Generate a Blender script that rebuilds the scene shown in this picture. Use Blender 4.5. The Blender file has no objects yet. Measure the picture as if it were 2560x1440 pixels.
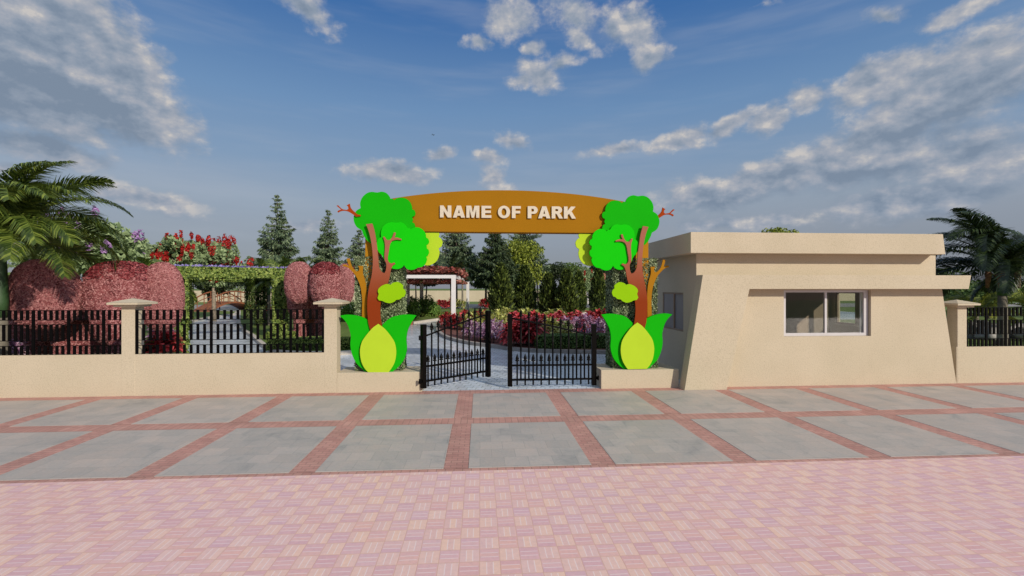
import bpy, bmesh, math, random
import numpy as np
from mathutils import Vector, Matrix
R = math.radians
random.seed(7)
SC = bpy.context.scene
COL = SC.collection

# ------------------------------------------------------------------ camera, sky, sun
F_PX, CAM_H, HOR = 1155.0, 2.2, 719.5
YAW = math.atan(80 / F_PX)
cam = bpy.data.cameras.new("camera"); cam_o = bpy.data.objects.new("camera", cam); COL.objects.link(cam_o)
cam.sensor_width = 36; cam.lens = F_PX / 2560 * 36; cam.clip_end = 3000; cam.clip_start = .05
cam_o.location = (0, 0, CAM_H); cam_o.rotation_euler = (R(90), 0, -YAW)
SC.camera = cam_o
SC.view_settings.view_transform = 'Standard'; SC.view_settings.look = 'None'
SC.view_settings.exposure = 0; SC.view_settings.gamma = 1
SUN_V = Vector((.78, -1.0, .62)).normalized()
SUN_EL = math.asin(SUN_V.z); SUN_AZ = math.atan2(SUN_V.x, SUN_V.y)
sun = bpy.data.lights.new("sun", 'SUN'); sun_o = bpy.data.objects.new("sun", sun); COL.objects.link(sun_o)
sun.energy = 3.65; sun.angle = R(0.9); sun.color = (1.0, .93, .80)
sun_o.rotation_euler = SUN_V.to_track_quat('Z', 'Y').to_euler()

def sl(px):                      # bearing of a picture column as dX/dY
    return math.tan(math.atan((px - 1280) / F_PX) + YAW)

class NT:                        # small node-tree helper
    def __init__(s, nt): s.t = nt; nt.nodes.clear()
    def n(s, k, **kw):
        o = s.t.nodes.new(k)
        for a, v in kw.items():
            if a == 'ins':
                for i, x in v.items():
                    if isinstance(x, tuple) and len(x) == 2 and hasattr(x[0], 'outputs'): s.t.links.new(x[0].outputs[x[1]], o.inputs[i])
                    elif hasattr(x, 'outputs'): s.t.links.new(x.outputs[0], o.inputs[i])
                    else: o.inputs[i].default_value = x
            else: setattr(o, a, v)
        return o
    def m(s, op, a, b=0.0, c=None, clamp=False):
        ins = {0: a, 1: b}
        if c is not None: ins[2] = c
        return s.n('ShaderNodeMath', operation=op, use_clamp=clamp, ins=ins)
    def ramp(s, fac, stops, interp='LINEAR'):
        r = s.n('ShaderNodeValToRGB', ins={0: fac}); cr = r.color_ramp; cr.interpolation = interp
        while len(cr.elements) > 1: cr.elements.remove(cr.elements[0])
        cr.elements[0].position = stops[0][0]; cr.elements[0].color = (*stops[0][1], 1)
        for p, c in stops[1:]:
            e = cr.elements.new(p); e.color = (*c, 1)
        return r
    def mix(s, f, a, b):
        o = s.n('ShaderNodeMix', data_type='RGBA')
        for i, x in ((0, f), (6, a), (7, b)):
            if hasattr(x, 'outputs'): s.t.links.new(x.outputs[0] if x.type != 'MIX' else x.outputs[2], o.inputs[i])
            elif isinstance(x, tuple) and len(x) == 2: s.t.links.new(x[0].outputs[x[1]], o.inputs[i])
            else: o.inputs[i].default_value = (*x, 1) if isinstance(x, tuple) else x
        return o

world = bpy.data.worlds.new("World"); SC.world = world; world.use_nodes = True
def build_sky():
    N = NT(world.node_tree)
    sky = N.n('ShaderNodeTexSky', sky_type='NISHITA', sun_disc=False, sun_elevation=SUN_EL, sun_rotation=SUN_AZ,
              altitude=0, air_density=1.0, dust_density=.6, ozone_density=2.0)
    tc = N.n('ShaderNodeTexCoord')
    d = (tc, 'Generated')
    sep = N.n('ShaderNodeSeparateXYZ', ins={0: d})
    az = N.m('ARCTAN2', (sep, 0), (sep, 1)); el = N.m('ARCSINE', (sep, 2))
    ae = N.n('ShaderNodeCombineXYZ', ins={0: az, 1: el})
    n1 = N.n('ShaderNodeTexNoise', ins={'Vector': ae, 'Scale': 9.0, 'Detail': 7.0, 'Roughness': .6})
    warp = N.n('ShaderNodeVectorMath', operation='MULTIPLY_ADD', ins={0: (n1, 'Color'), 1: (.10, .06, 0), 2: ae})
    aw = N.n('ShaderNodeVectorMath', operation='SUBTRACT', ins={0: warp, 1: (.05, .03, 0)})
    # clouds: (column, row, half-width, half-height, tilt deg, weight) of each bank as seen from the gate
    banks = [(60, 110, 330, 200, -8, 1.5), (210, 170, 310, 175, -28, 1.45), (120, 300, 300, 60, -4, 1.0), (300, 240, 270, 100, -27, 1.2), (150, 30, 260, 110, 0, 1.15), (390, 270, 150, 62, -22, 1.05), (110, 385, 240, 52, -5, 1.0),
             (370, 492, 215, 40, -7, .9), (60, 460, 200, 40, 0, .8),
             (1275, 40, 72, 58, 20, .95), (1188, 112, 40, 22, 0, .85), (1345, 185, 80, 44, -12, .95), (1340, 118, 44, 24, -5, .85), (1300, 205, 50, 22, 10, .8),
             (1430, 30, 90, 50, -20, .9), (1450, 92, 60, 30, -30, .85), (1600, 70, 80, 60, -30, .95), (1630, 145, 66, 40, 0, .95), (1545, 60, 60, 55, -40, .7), (1410,150,60,22,0,.7),
             (760, 18, 110, 42, -20, .75),
             (985, 428, 140, 34, -2, .98), (1110, 385, 48, 26, 5, .75), (1220, 392, 60, 24, 0, .8), (1232, 440, 44, 44, -10, .82), (1285, 350, 55, 28, -20, .7), (1250,468,60,16,0,.8),
             (1540, 376, 110, 20, 3, .85), (1690, 352, 105, 34, 16, .98), (1830, 312, 105, 30, 12, .95), (1920, 300, 60, 40, 30, .85),
             (2010, 245, 80, 42, 15, .98), (2190, 205, 170, 60, 15, 1.1), (2420, 170, 260, 95, 14, 1.15), (2330, 260, 240, 60, 8, 1.0), (2220, 340, 270, 56, 6, 1.0),
             (1960, 430, 330, 58, 9, 1.15), (2150, 390, 330, 85, 6, 1.15), (2350, 240, 300, 110, 12, 1.1), (2380, 400, 260, 70, 4, .95), (1790, 480, 200, 56, 6, 1.1), (2260, 500, 330, 50, 3, .95), (2500, 400, 200, 80, 5, .85), (1850, 560, 260, 26, 0, .75),
             (2210, 50, 80, 22, -8, .7), (2420, 22, 170, 36, 12, .85), (2540, 120, 70, 18, 10, .6), (770, 560, 130, 22, 0, .7), (1900, 20, 60, 12, 0, .4),
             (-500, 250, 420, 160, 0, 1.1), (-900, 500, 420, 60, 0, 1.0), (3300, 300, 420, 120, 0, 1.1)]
    def bank_max(vec, bk):
        acc = None
        for (px, py, rx, ry, ang, w) in bk:
            a = math.atan((px - 1280) / F_PX); ca = math.cos(a)
            caz = a + YAW; cel = math.atan((HOR - py) / F_PX * ca)
            sx = rx / F_PX * ca * ca; sy = ry / F_PX * ca
            mp = N.n('ShaderNodeMapping', vector_type='TEXTURE', ins={'Vector': vec, 'Location': (caz, cel, 0), 'Rotation': (0, 0, R(ang)), 'Scale': (sx, sy, 1)})
            ln = N.n('ShaderNodeVectorMath', operation='LENGTH', ins={0: mp})
            v = N.m('MULTIPLY_ADD', (ln, 'Value'), -w * .85, w)
            acc = v if acc is None else N.m('SMOOTH_MAX', acc, v, .12)
        return acc
    mask = bank_max(aw, banks)
    awu = N.n('ShaderNodeVectorMath', operation='ADD', ins={0: aw, 1: (.012, .035, 0)})
    mup = N.m('MAXIMUM', bank_max(awu, [b for b in banks if b[2] >= 200 and 0 < b[0] < 2560]), N.m('SUBTRACT', mask, .28))
    st = N.n('ShaderNodeMapping', vector_type='POINT', ins={'Vector': ae, 'Scale': (1, 1.45, 1)})
    fine = N.n('ShaderNodeTexNoise', ins={'Vector': st, 'Scale': 19.0, 'Detail': 8.0, 'Roughness': .6})
    off = N.n('ShaderNodeVectorMath', operation='ADD', ins={0: st, 1: (.009, .022, 0)})
    fine2 = N.n('ShaderNodeTexNoise', ins={'Vector': off, 'Scale': 19.0, 'Detail': 4.0, 'Roughness': .5})
    dens = N.m('MULTIPLY_ADD', (fine, 'Fac'), 1.0, N.m('SUBTRACT', mask, .80))
    cov = N.n('ShaderNodeMapRange', interpolation_type='SMOOTHSTEP', ins={0: dens, 1: -.18, 2: .36, 3: 0.0, 4: 1.0})
    lit = N.m('MULTIPLY_ADD', N.m('SUBTRACT', (fine, 'Fac'), (fine2, 'Fac')), 2.4, N.m('MULTIPLY_ADD', N.m('SUBTRACT', mask, mup), .75, .34))
    thick = N.n('ShaderNodeMapRange', ins={0: dens, 1: .1, 2: .7, 3: .16, 4: -.12})
    lit2 = N.m('ADD', lit, thick, clamp=True)
    big = N.n('ShaderNodeTexNoise', ins={'Vector': ae, 'Scale': 5.5, 'Detail': 3.0})
    lit3 = N.m('ADD', lit2, N.m('MULTIPLY_ADD', (big, 'Fac'), .4, -.2), clamp=True)
    ccol = N.ramp(lit3, [(0, (.20, .26, .35)), (.35, (.27, .325, .41)), (.65, (.36, .39, .455)), (.88, (.46, .465, .49)), (1, (.57, .545, .53))])
    # thin cirrus: noise stretched along slanted streaks
    cm = N.n('ShaderNodeMapping', vector_type='POINT', ins={'Vector': ae, 'Rotation': (0, 0, R(32)), 'Scale': (1.2, 9, 1)})
    ci = N.n('ShaderNodeTexNoise', ins={'Vector': cm, 'Scale': 1.6, 'Detail': 4.0, 'Roughness': .55})
    cf = N.n('ShaderNodeMapRange', interpolation_type='SMOOTHSTEP', ins={0: (ci, 'Fac'), 1: .45, 2: .75, 3: 0.0, 4: .26})
    # the air itself; stops above the view are raised to add fill light
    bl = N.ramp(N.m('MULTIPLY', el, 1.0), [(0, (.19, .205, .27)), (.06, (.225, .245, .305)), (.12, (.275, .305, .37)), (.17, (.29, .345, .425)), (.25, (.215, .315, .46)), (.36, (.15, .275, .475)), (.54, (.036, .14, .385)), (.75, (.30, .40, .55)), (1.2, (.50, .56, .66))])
    # Nishita is pulled mostly to that ramp, which carries most of the light
    skyv = N.n('ShaderNodeVectorMath', operation='SCALE', ins={0: sky, 'Scale': .10})
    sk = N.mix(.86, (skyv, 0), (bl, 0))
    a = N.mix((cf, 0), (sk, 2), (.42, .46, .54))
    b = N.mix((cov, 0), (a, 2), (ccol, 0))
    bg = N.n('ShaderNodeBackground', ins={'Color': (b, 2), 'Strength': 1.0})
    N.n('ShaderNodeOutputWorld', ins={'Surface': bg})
build_sky()

# ------------------------------------------------------------------ materials
def mat(name, col, rough=.7, var=.12, scale=4.0, bump=0.0, bscale=60.0, spec=.4, metal=0.0, col2=None, detail=5.0, coat=0.0):
    m = bpy.data.materials.new(name); m.use_nodes = True; N = NT(m.node_tree)
    tc = N.n('ShaderNodeTexCoord')
    p = N.n('ShaderNodeBsdfPrincipled', ins={'Roughness': rough, 'Metallic': metal, 'Specular IOR Level': spec, 'Coat Weight': coat})
    ns = N.n('ShaderNodeTexNoise', ins={'Vector': (tc, 'Object'), 'Scale': scale, 'Detail': detail, 'Roughness': .6})
    c2 = col2 if col2 else tuple(max(0, c * (1 - 2 * var)) for c in col)
    c1 = col if col2 else tuple(c * (1 + var * .6) for c in col)
    r = N.ramp((ns, 'Fac'), [(.32, c2), (.68, c1)])
    N.t.links.new(r.outputs[0], p.inputs['Base Color'])
    if bump:
        nb = N.n('ShaderNodeTexNoise', ins={'Vector': (tc, 'Object'), 'Scale': bscale, 'Detail': 4.0})
        b = N.n('ShaderNodeBump', ins={'Strength': bump, 'Distance': .01, 'Height': (nb, 'Fac')})
        N.t.links.new(b.outputs[0], p.inputs['Normal'])
    N.n('ShaderNodeOutputMaterial', ins={0: p})
    return m
def leafmat(name, stops, trans=.25, rough=.55, spec=.3):
    m = bpy.data.materials.new(name); m.use_nodes = True; N = NT(m.node_tree)
    g = N.n('ShaderNodeNewGeometry')
    r = N.ramp((g, 'Random Per Island'), stops)
    p = N.n('ShaderNodeBsdfPrincipled', ins={'Base Color': r, 'Roughness': rough, 'Specular IOR Level': spec})
    t = N.n('ShaderNodeBsdfTranslucent', ins={'Color': r})
    x = N.n('ShaderNodeMixShader', ins={0: trans, 1: p, 2: t})
    N.n('ShaderNodeOutputMaterial', ins={0: x})
    return m
def stucco():
    m = bpy.data.materials.new("cream_stucco"); m.use_nodes = True; N = NT(m.node_tree)
    tc = N.n('ShaderNodeTexCoord')
    a = N.n('ShaderNodeTexNoise', ins={'Vector': (tc, 'Object'), 'Scale': .9, 'Detail': 4.0})
    b = N.n('ShaderNodeTexNoise', ins={'Vector': (tc, 'Object'), 'Scale': 52.0, 'Detail': 4.0, 'Roughness': .6})
    c = N.ramp((a, 'Fac'), [(.35, (.545, .457, .33)), (.65, (.585, .49, .36))])
    d = N.ramp((b, 'Fac'), [(.34, (.80, .79, .76)), (.5, (1, 1, 1))])
    mx = N.n('ShaderNodeVectorMath', operation='MULTIPLY', ins={0: c, 1: d})
    bp = N.n('ShaderNodeBump', ins={'Strength': .55, 'Distance': .008, 'Height': (b, 'Fac')})
    p = N.n('ShaderNodeBsdfPrincipled', ins={'Base Color': mx, 'Roughness': .85, 'Specular IOR Level': .2, 'Normal': bp})
    N.n('ShaderNodeOutputMaterial', ins={0: p}); return m
def glassmat():
    m = bpy.data.materials.new("window_glass"); m.use_nodes = True; N = NT(m.node_tree)
    lw = N.n('ShaderNodeLayerWeight', ins={0: .5}); f2 = N.m('MULTIPLY_ADD', N.m('POWER', (lw, 'Facing'), 4.0), .7, .028, clamp=True)
    t = N.n('ShaderNodeBsdfTransparent', ins={0: (.86, .88, .86, 1)}); g = N.n('ShaderNodeBsdfGlossy', ins={0: (.9, .9, .9, 1), 1: .03})
    x = N.n('ShaderNodeMixShader', ins={0: f2, 1: t, 2: g}); N.n('ShaderNodeOutputMaterial', ins={0: x}); return m
def tilemat():                   # pink basket-weave tiles
    m = bpy.data.materials.new("pink_basket_tiles"); m.use_nodes = True; N = NT(m.node_tree)
    tc = N.n('ShaderNodeTexCoord')
    w = N.n('ShaderNodeTexNoise', ins={'Vector': (tc, 'Object'), 'Scale': 9.0, 'Detail': 2.0})
    wv = N.n('ShaderNodeVectorMath', operation='MULTIPLY_ADD', ins={0: (w, 'Color'), 1: (.008, .006, 0), 2: (tc, 'Object')})
    v = N.n('ShaderNodeVectorMath', operation='MULTIPLY', ins={0: wv, 1: (1 / .1645, 1 / .1775, 0)})
    fl = N.n('ShaderNodeVectorMath', operation='FLOOR', ins={0: v}); fc = N.n('ShaderNodeVectorMath', operation='FRACTION', ins={0: v})
    s = N.n('ShaderNodeSeparateXYZ', ins={0: fl}); q = N.n('ShaderNodeSeparateXYZ', ins={0: fc})
    ck = N.m('FLOORED_MODULO', N.m('ADD', (s, 0), (s, 1)), 2.0)        # 0 or 1
    along = N.n('ShaderNodeMix', data_type='FLOAT', ins={0: ck, 2: (q, 0), 3: (q, 1)})
    cross = N.n('ShaderNodeMix', data_type='FLOAT', ins={0: ck, 2: (q, 1), 3: (q, 0)})
    def line(src, c, hw): return N.n('ShaderNodeMapRange', ins={0: N.m('ABSOLUTE', N.m('SUBTRACT', src, c)), 1: hw, 2: hw * .45, 3: 0.0, 4: 1.0})
    l = N.m('MAXIMUM', line((along, 0), .345, .03), line((along, 0), .665, .03))
    ends = N.m('MULTIPLY', N.m('GREATER_THAN', (cross, 0), .07), N.m('LESS_THAN', (cross, 0), .93))
    l = N.m('MULTIPLY', l, ends)
    rn = N.n('ShaderNodeTexWhiteNoise', noise_dimensions='2D', ins={'Vector': fl})
    thirds = N.n('ShaderNodeTexWhiteNoise', noise_dimensions='3D', ins={'Vector': N.n('ShaderNodeVectorMath', operation='ADD', ins={0: fl, 1: N.n('ShaderNodeCombineXYZ', ins={0: 0.0, 1: 0.0, 2: N.m('FLOOR', N.m('MULTIPLY', (along, 0), 3.0))})})})
    hcol = N.ramp((rn, 'Value'), [(0, (.76, .45, .44)), (.5, (.75, .47, .49)), (1, (.79, .46, .42))])
    vcol = N.ramp((rn, 'Value'), [(0, (.84, .55, .47)), (.5, (.82, .53, .47)), (1, (.83, .55, .50))])
    base = N.mix(ck, (vcol, 0), (hcol, 0))
    tint = N.ramp((thirds, 'Value'), [(0, (.95, .92, .96)), (.5, (1, 1, 1)), (1, (1.04, 1.03, .94))])
    b2 = N.n('ShaderNodeVectorMath', operation='MULTIPLY', ins={0: (base, 2), 1: tint})
    cl = N.n('ShaderNodeTexNoise', ins={'Vector': (tc, 'Object'), 'Scale': 26.0, 'Detail': 5.0, 'Roughness': .7})
    cl2 = N.ramp((cl, 'Fac'), [(.3, (.9, .92, .94)), (.7, (1.06, 1.04, 1.02))])
    b3 = N.n('ShaderNodeVectorMath', operation='MULTIPLY', ins={0: b2, 1: cl2})
    c3 = N.mix(N.m('MULTIPLY', l, .75), (b3, 0), (.88, .72, .70))
    ed = N.m('MINIMUM', N.m('MINIMUM', (q, 0), N.m('SUBTRACT', 1.0, (q, 0))), N.m('MINIMUM', (q, 1), N.m('SUBTRACT', 1.0, (q, 1))))
    gf = N.n('ShaderNodeMapRange', ins={0: ed, 1: .022, 2: .008, 3: 0.0, 4: .8})
    c4 = N.mix((gf, 0), (c3, 2), (.66, .38, .26))
    bp = N.n('ShaderNodeBump', ins={'Strength': .3, 'Distance': .004, 'Height': N.m('MULTIPLY', (gf, 0), -1.0)})
    p = N.n('ShaderNodeBsdfPrincipled', ins={'Base Color': (c4, 2), 'Roughness': .5, 'Specular IOR Level': .45, 'Normal': bp})
    N.n('ShaderNodeOutputMaterial', ins={0: p}); return m
def brickmat(name, c1, c2, mortar, bw, bh, rot=0, rough=.75, ms=.006, mott=.25, offset=.5, bias=0.0):
    m = bpy.data.materials.new(name); m.use_nodes = True; N = NT(m.node_tree)
    tc = N.n('ShaderNodeTexCoord'); mp = N.n('ShaderNodeMapping', ins={'Vector': (tc, 'Object'), 'Rotation': (0, 0, R(rot))})
    b = N.n('ShaderNodeTexBrick', offset=offset, ins={'Vector': mp, 'Color1': (*c1, 1), 'Color2': (*c2, 1), 'Mortar': (*mortar, 1), 'Scale': 1.0, 'Mortar Size': ms, 'Mortar Smooth': .3, 'Bias': bias, 'Brick Width': bw, 'Row Height': bh})
    n = N.n('ShaderNodeTexNoise', ins={'Vector': (tc, 'Object'), 'Scale': 1.7, 'Detail': 8.0, 'Roughness': .68})
    r = N.ramp((n, 'Fac'), [(.3, (1 - mott, 1 - mott, 1 - mott)), (.7, (1 + mott * .5,) * 3)])
    mx = N.n('ShaderNodeVectorMath', operation='MULTIPLY', ins={0: (b, 'Color'), 1: r})
    bp = N.n('ShaderNodeBump', ins={'Strength': .35, 'Distance': .005, 'Height': N.m('SUBTRACT', 1.0, (b, 'Fac'))})
    rr = N.ramp((n, 'Fac'), [(.3, (rough - .08,) * 3), (.7, (rough + .08,) * 3)])
    p = N.n('ShaderNodeBsdfPrincipled', ins={'Base Color': mx, 'Roughness': rr, 'Specular IOR Level': .4, 'Normal': bp})
    N.n('ShaderNodeOutputMaterial', ins={0: p}); return m
def slabmat():
    m = bpy.data.materials.new("grey_stone_slab"); m.use_nodes = True; N = NT(m.node_tree)
    tc = N.n('ShaderNodeTexCoord')
    b = N.n('ShaderNodeTexBrick', offset=.5, ins={'Vector': (tc, 'Object'), 'Color1': (.43, .375, .335, 1), 'Color2': (.50, .425, .375, 1), 'Mortar': (.33, .30, .27, 1), 'Scale': 1.0, 'Mortar Size': .004, 'Mortar Smooth': .6, 'Brick Width': .31, 'Row Height': .30})
    n = N.n('ShaderNodeTexNoise', ins={'Vector': (tc, 'Object'), 'Scale': 1.3, 'Detail': 10.0, 'Roughness': .7, 'Distortion': 1.2})
    r = N.ramp((n, 'Fac'), [(.30, (.70, .76, .80)), (.45, (.93, .96, .98)), (.6, (1.02, 1, .99)), (.74, (1.12, 1.06, 1.02))])
    n2 = N.n('ShaderNodeTexNoise', ins={'Vector': (tc, 'Object'), 'Scale': 30.0, 'Detail': 6.0, 'Roughness': .75})
    r2 = N.ramp((n2, 'Fac'), [(.3, (.90, .90, .90)), (.7, (1.07, 1.07, 1.07))])
    mx = N.n('ShaderNodeVectorMath', operation='MULTIPLY', ins={0: (b, 'Color'), 1: r})
    mx = N.n('ShaderNodeVectorMath', operation='MULTIPLY', ins={0: mx, 1: r2})
    bp = N.n('ShaderNodeBump', ins={'Strength': .25, 'Distance': .004, 'Height': (n2, 'Fac')})
    p = N.n('ShaderNodeBsdfPrincipled', ins={'Base Color': mx, 'Roughness': .6, 'Specular IOR Level': .45, 'Normal': bp})
    N.n('ShaderNodeOutputMaterial', ins={0: p}); return m
def trunkgrad():                 # painted trunk: dark rust foot fading to a dusty brown top
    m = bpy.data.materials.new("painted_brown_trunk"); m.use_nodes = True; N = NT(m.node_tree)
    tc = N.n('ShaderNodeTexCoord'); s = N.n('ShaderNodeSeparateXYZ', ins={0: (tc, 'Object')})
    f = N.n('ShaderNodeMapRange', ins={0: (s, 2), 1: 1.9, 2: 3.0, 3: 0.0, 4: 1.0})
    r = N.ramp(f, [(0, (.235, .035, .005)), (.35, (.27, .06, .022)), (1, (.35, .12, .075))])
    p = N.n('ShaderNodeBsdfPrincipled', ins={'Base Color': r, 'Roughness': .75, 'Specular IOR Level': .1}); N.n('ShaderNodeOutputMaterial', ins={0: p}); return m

M = dict(
    stucco=stucco(), glass=glassmat(), tiles=tilemat(), slab=slabmat(),
    brick_x=brickmat("red_paver_rows", (.49, .245, .20), (.56, .30, .245), (.34, .19, .155), .105, .21, 0, offset=0.0),
    brick_y=brickmat("red_paver_columns", (.49, .24, .20), (.56, .30, .245), (.35, .19, .155), .145, .075, 0, offset=.5),
    plaza=brickmat("pale_blue_cobbles", (.62, .66, .72), (.72, .75, .79), (.36, .40, .37), .20, .20, 12, rough=.2, ms=.010, mott=.15, offset=.5),
    kerb=mat("grey_kerb_concrete", (.34, .30, .27), .85, .15, 3, .3, 40),
    kerb_light=mat("pale_kerb_concrete", (.55, .49, .42), .85, .1, 3, .3, 40),
    lawn=mat("mown_grass", (.16, .20, .035), .9, .2, 3.0, .8, 30, col2=(.07, .13, .02)),
    soil=mat("reddish_bark_mulch", (.22, .08, .055), .95, .3, 9.0, .8, 30, col2=(.09, .035, .03)),
    asphalt=mat("grey_garden_road", (.30, .27, .25), .85, .1, 2),
    iron=mat("black_iron", (.003, .0025, .0025), .6, .1, 8, spec=.06),
    iron_gate=mat("dark_brown_iron", (.004, .003, .0025), .4, .15, 8, spec=.08),
    upvc=mat("white_window_plastic", (.58, .54, .54), .4, .03, 5),
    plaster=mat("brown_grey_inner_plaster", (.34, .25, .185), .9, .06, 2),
    banner=mat("ochre_board_paint", (.33, .145, .006), .8, .02, 2, spec=.08),
    ochre=mat("ochre_post_paint", (.42, .19, .01), .8, .03, 2, spec=.08),
    letters=mat("cream_letter_paint", (.66, .57, .44), .6, .05, 30),
    green1=mat("deep_green_paint", (.008, .40, .004), .8, .02, 2, spec=.06), green2=mat("bright_green_paint", (.008, .55, .004), .8, .02, 2, spec=.06),
    petal=mat("leaf_green_paint", (.008, .41, .004), .8, .02, 2, spec=.06), lime=mat("lime_paint", (.45, .62, .03), .8, .02, 2, spec=.06), lime2=mat("grass_lime_paint", (.27, .52, .005), .8, .02, 2, spec=.06),
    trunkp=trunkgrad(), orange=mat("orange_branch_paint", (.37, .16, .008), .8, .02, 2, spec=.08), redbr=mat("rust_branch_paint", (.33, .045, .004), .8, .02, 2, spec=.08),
    hedge=leafmat("pillar_hedge_leaves", [(0, (.06, .09, .035)), (.5, (.20, .25, .12)), (1, (.40, .45, .26))], .15),
    boxh=leafmat("box_hedge_leaves", [(0, (.04, .08, .02)), (1, (.20, .30, .08))], .2),
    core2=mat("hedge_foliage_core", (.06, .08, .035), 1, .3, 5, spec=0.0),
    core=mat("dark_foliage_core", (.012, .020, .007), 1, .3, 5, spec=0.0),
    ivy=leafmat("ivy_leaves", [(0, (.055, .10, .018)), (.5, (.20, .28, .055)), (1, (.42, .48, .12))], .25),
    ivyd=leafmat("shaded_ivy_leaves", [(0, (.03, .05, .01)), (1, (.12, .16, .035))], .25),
    pink=leafmat("pink_topiary_leaves", [(0, (.24, .055, .06)), (.2, (.40, .14, .14)), (.65, (.50, .205, .20)), (1, (.60, .29, .27))], .2),
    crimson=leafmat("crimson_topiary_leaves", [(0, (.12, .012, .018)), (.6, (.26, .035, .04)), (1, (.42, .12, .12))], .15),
    pinkcore=mat("dark_red_topiary_core", (.24, .07, .07), 1, .3, 5, spec=0.0),
    palm=leafmat("palm_leaflets", [(0, (.025, .05, .008)), (.5, (.095, .145, .022)), (1, (.29, .35, .06))], .3, .4, .5),
    palmd=leafmat("dark_palm_leaflets", [(0, (.010, .022, .008)), (.6, (.03, .055, .015)), (1, (.08, .11, .03))], .25, .4, .5),
    palmy=leafmat("yellow_palm_leaflets", [(0, (.08, .11, .015)), (1, (.34, .36, .05))], .3, .5),
    shaft=mat("green_crownshaft", (.055, .11, .04), .45, .15, 3, col2=(.03, .07, .025)),
    ptrunk=mat("grey_palm_trunk", (.23, .20, .155), .9, .2, 5, .6, 30),
    bark=mat("brown_bark", (.11, .085, .065), .95, .25, 6, .8, 20), barkl=mat("pale_bark", (.34, .27, .20), .9, .15, 6, .5, 20),
    spruce=leafmat("spruce_needles", [(0, (.03, .055, .028)), (.5, (.115, .165, .085)), (1, (.27, .33, .18))], .1),
    spruced=leafmat("dark_spruce_needles", [(0, (.015, .03, .012)), (1, (.09, .13, .05))], .1),
    cyp=leafmat("cypress_leaves", [(0, (.008, .016, .004)), (.55, (.05, .075, .016)), (1, (.21, .27, .05))], .12),
    tree=leafmat("mid_green_leaves", [(0, (.04, .08, .02)), (1, (.20, .28, .07))], .25),
    treed=leafmat("dark_green_leaves", [(0, (.010, .02, .008)), (1, (.05, .075, .022))], .2),
    treey=leafmat("yellow_green_leaves", [(0, (.08, .12, .014)), (1, (.42, .46, .06))], .25),
    treep=leafmat("pale_feathery_leaves", [(0, (.12, .18, .07)), (1, (.46, .56, .28))], .25),
    shrub=leafmat("fresh_shrub_leaves", [(0, (.06, .15, .03)), (1, (.28, .44, .09))], .25),
    redf=leafmat("scarlet_petals", [(0, (.22, .008, .008)), (1, (.62, .035, .025))], .2), purf=leafmat("mauve_petals", [(0, (.25, .10, .32)), (1, (.60, .36, .66))], .2),
    bluef=leafmat("violet_petals", [(0, (.16, .11, .42)), (1, (.52, .42, .78))], .2),
    poin=leafmat("red_leaves", [(0, (.14, .015, .015)), (.5, (.50, .04, .045)), (1, (.80, .12, .12))], .2),
    purp=leafmat("purple_leaves", [(0, (.14, .05, .15)), (.5, (.50, .25, .38)), (1, (.85, .66, .74))], .2),
    crot=leafmat("yellow_croton_leaves", [(0, (.16, .20, .03)), (.5, (.55, .54, .12)), (1, (.86, .80, .34))], .2),
    rooff=leafmat("red_bougainvillea", [(0, (.06, .09, .02)), (.2, (.22, .05, .035)), (.6, (.38, .10, .08)), (1, (.58, .27, .21))], .2),
    frost=mat("dull_grey_glass", (.27, .255, .26), .35, .05, 3, spec=.3),
    white=mat("white_pergola_paint", (.74, .70, .68), .55, .03, 3), terr=mat("terracotta_roof", (.42, .15, .085), .8, .15, 8),
    wood=mat("red_brown_timber", (.33, .115, .05), .6, .25, 5, col2=(.15, .05, .025)), rock=mat("grey_boulder", (.42, .39, .37), .9, .2, 4, .8, 14),
    tusk=mat("ivory_tusk", (.62, .52, .42), .4, .05, 4), dirtw=mat("fruit_stalks", (.26, .13, .075), .9, .3, 14, .8, 30), dark=mat("dark_grey_metal", (.05, .05, .055), .5, .1, 5),
)

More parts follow.
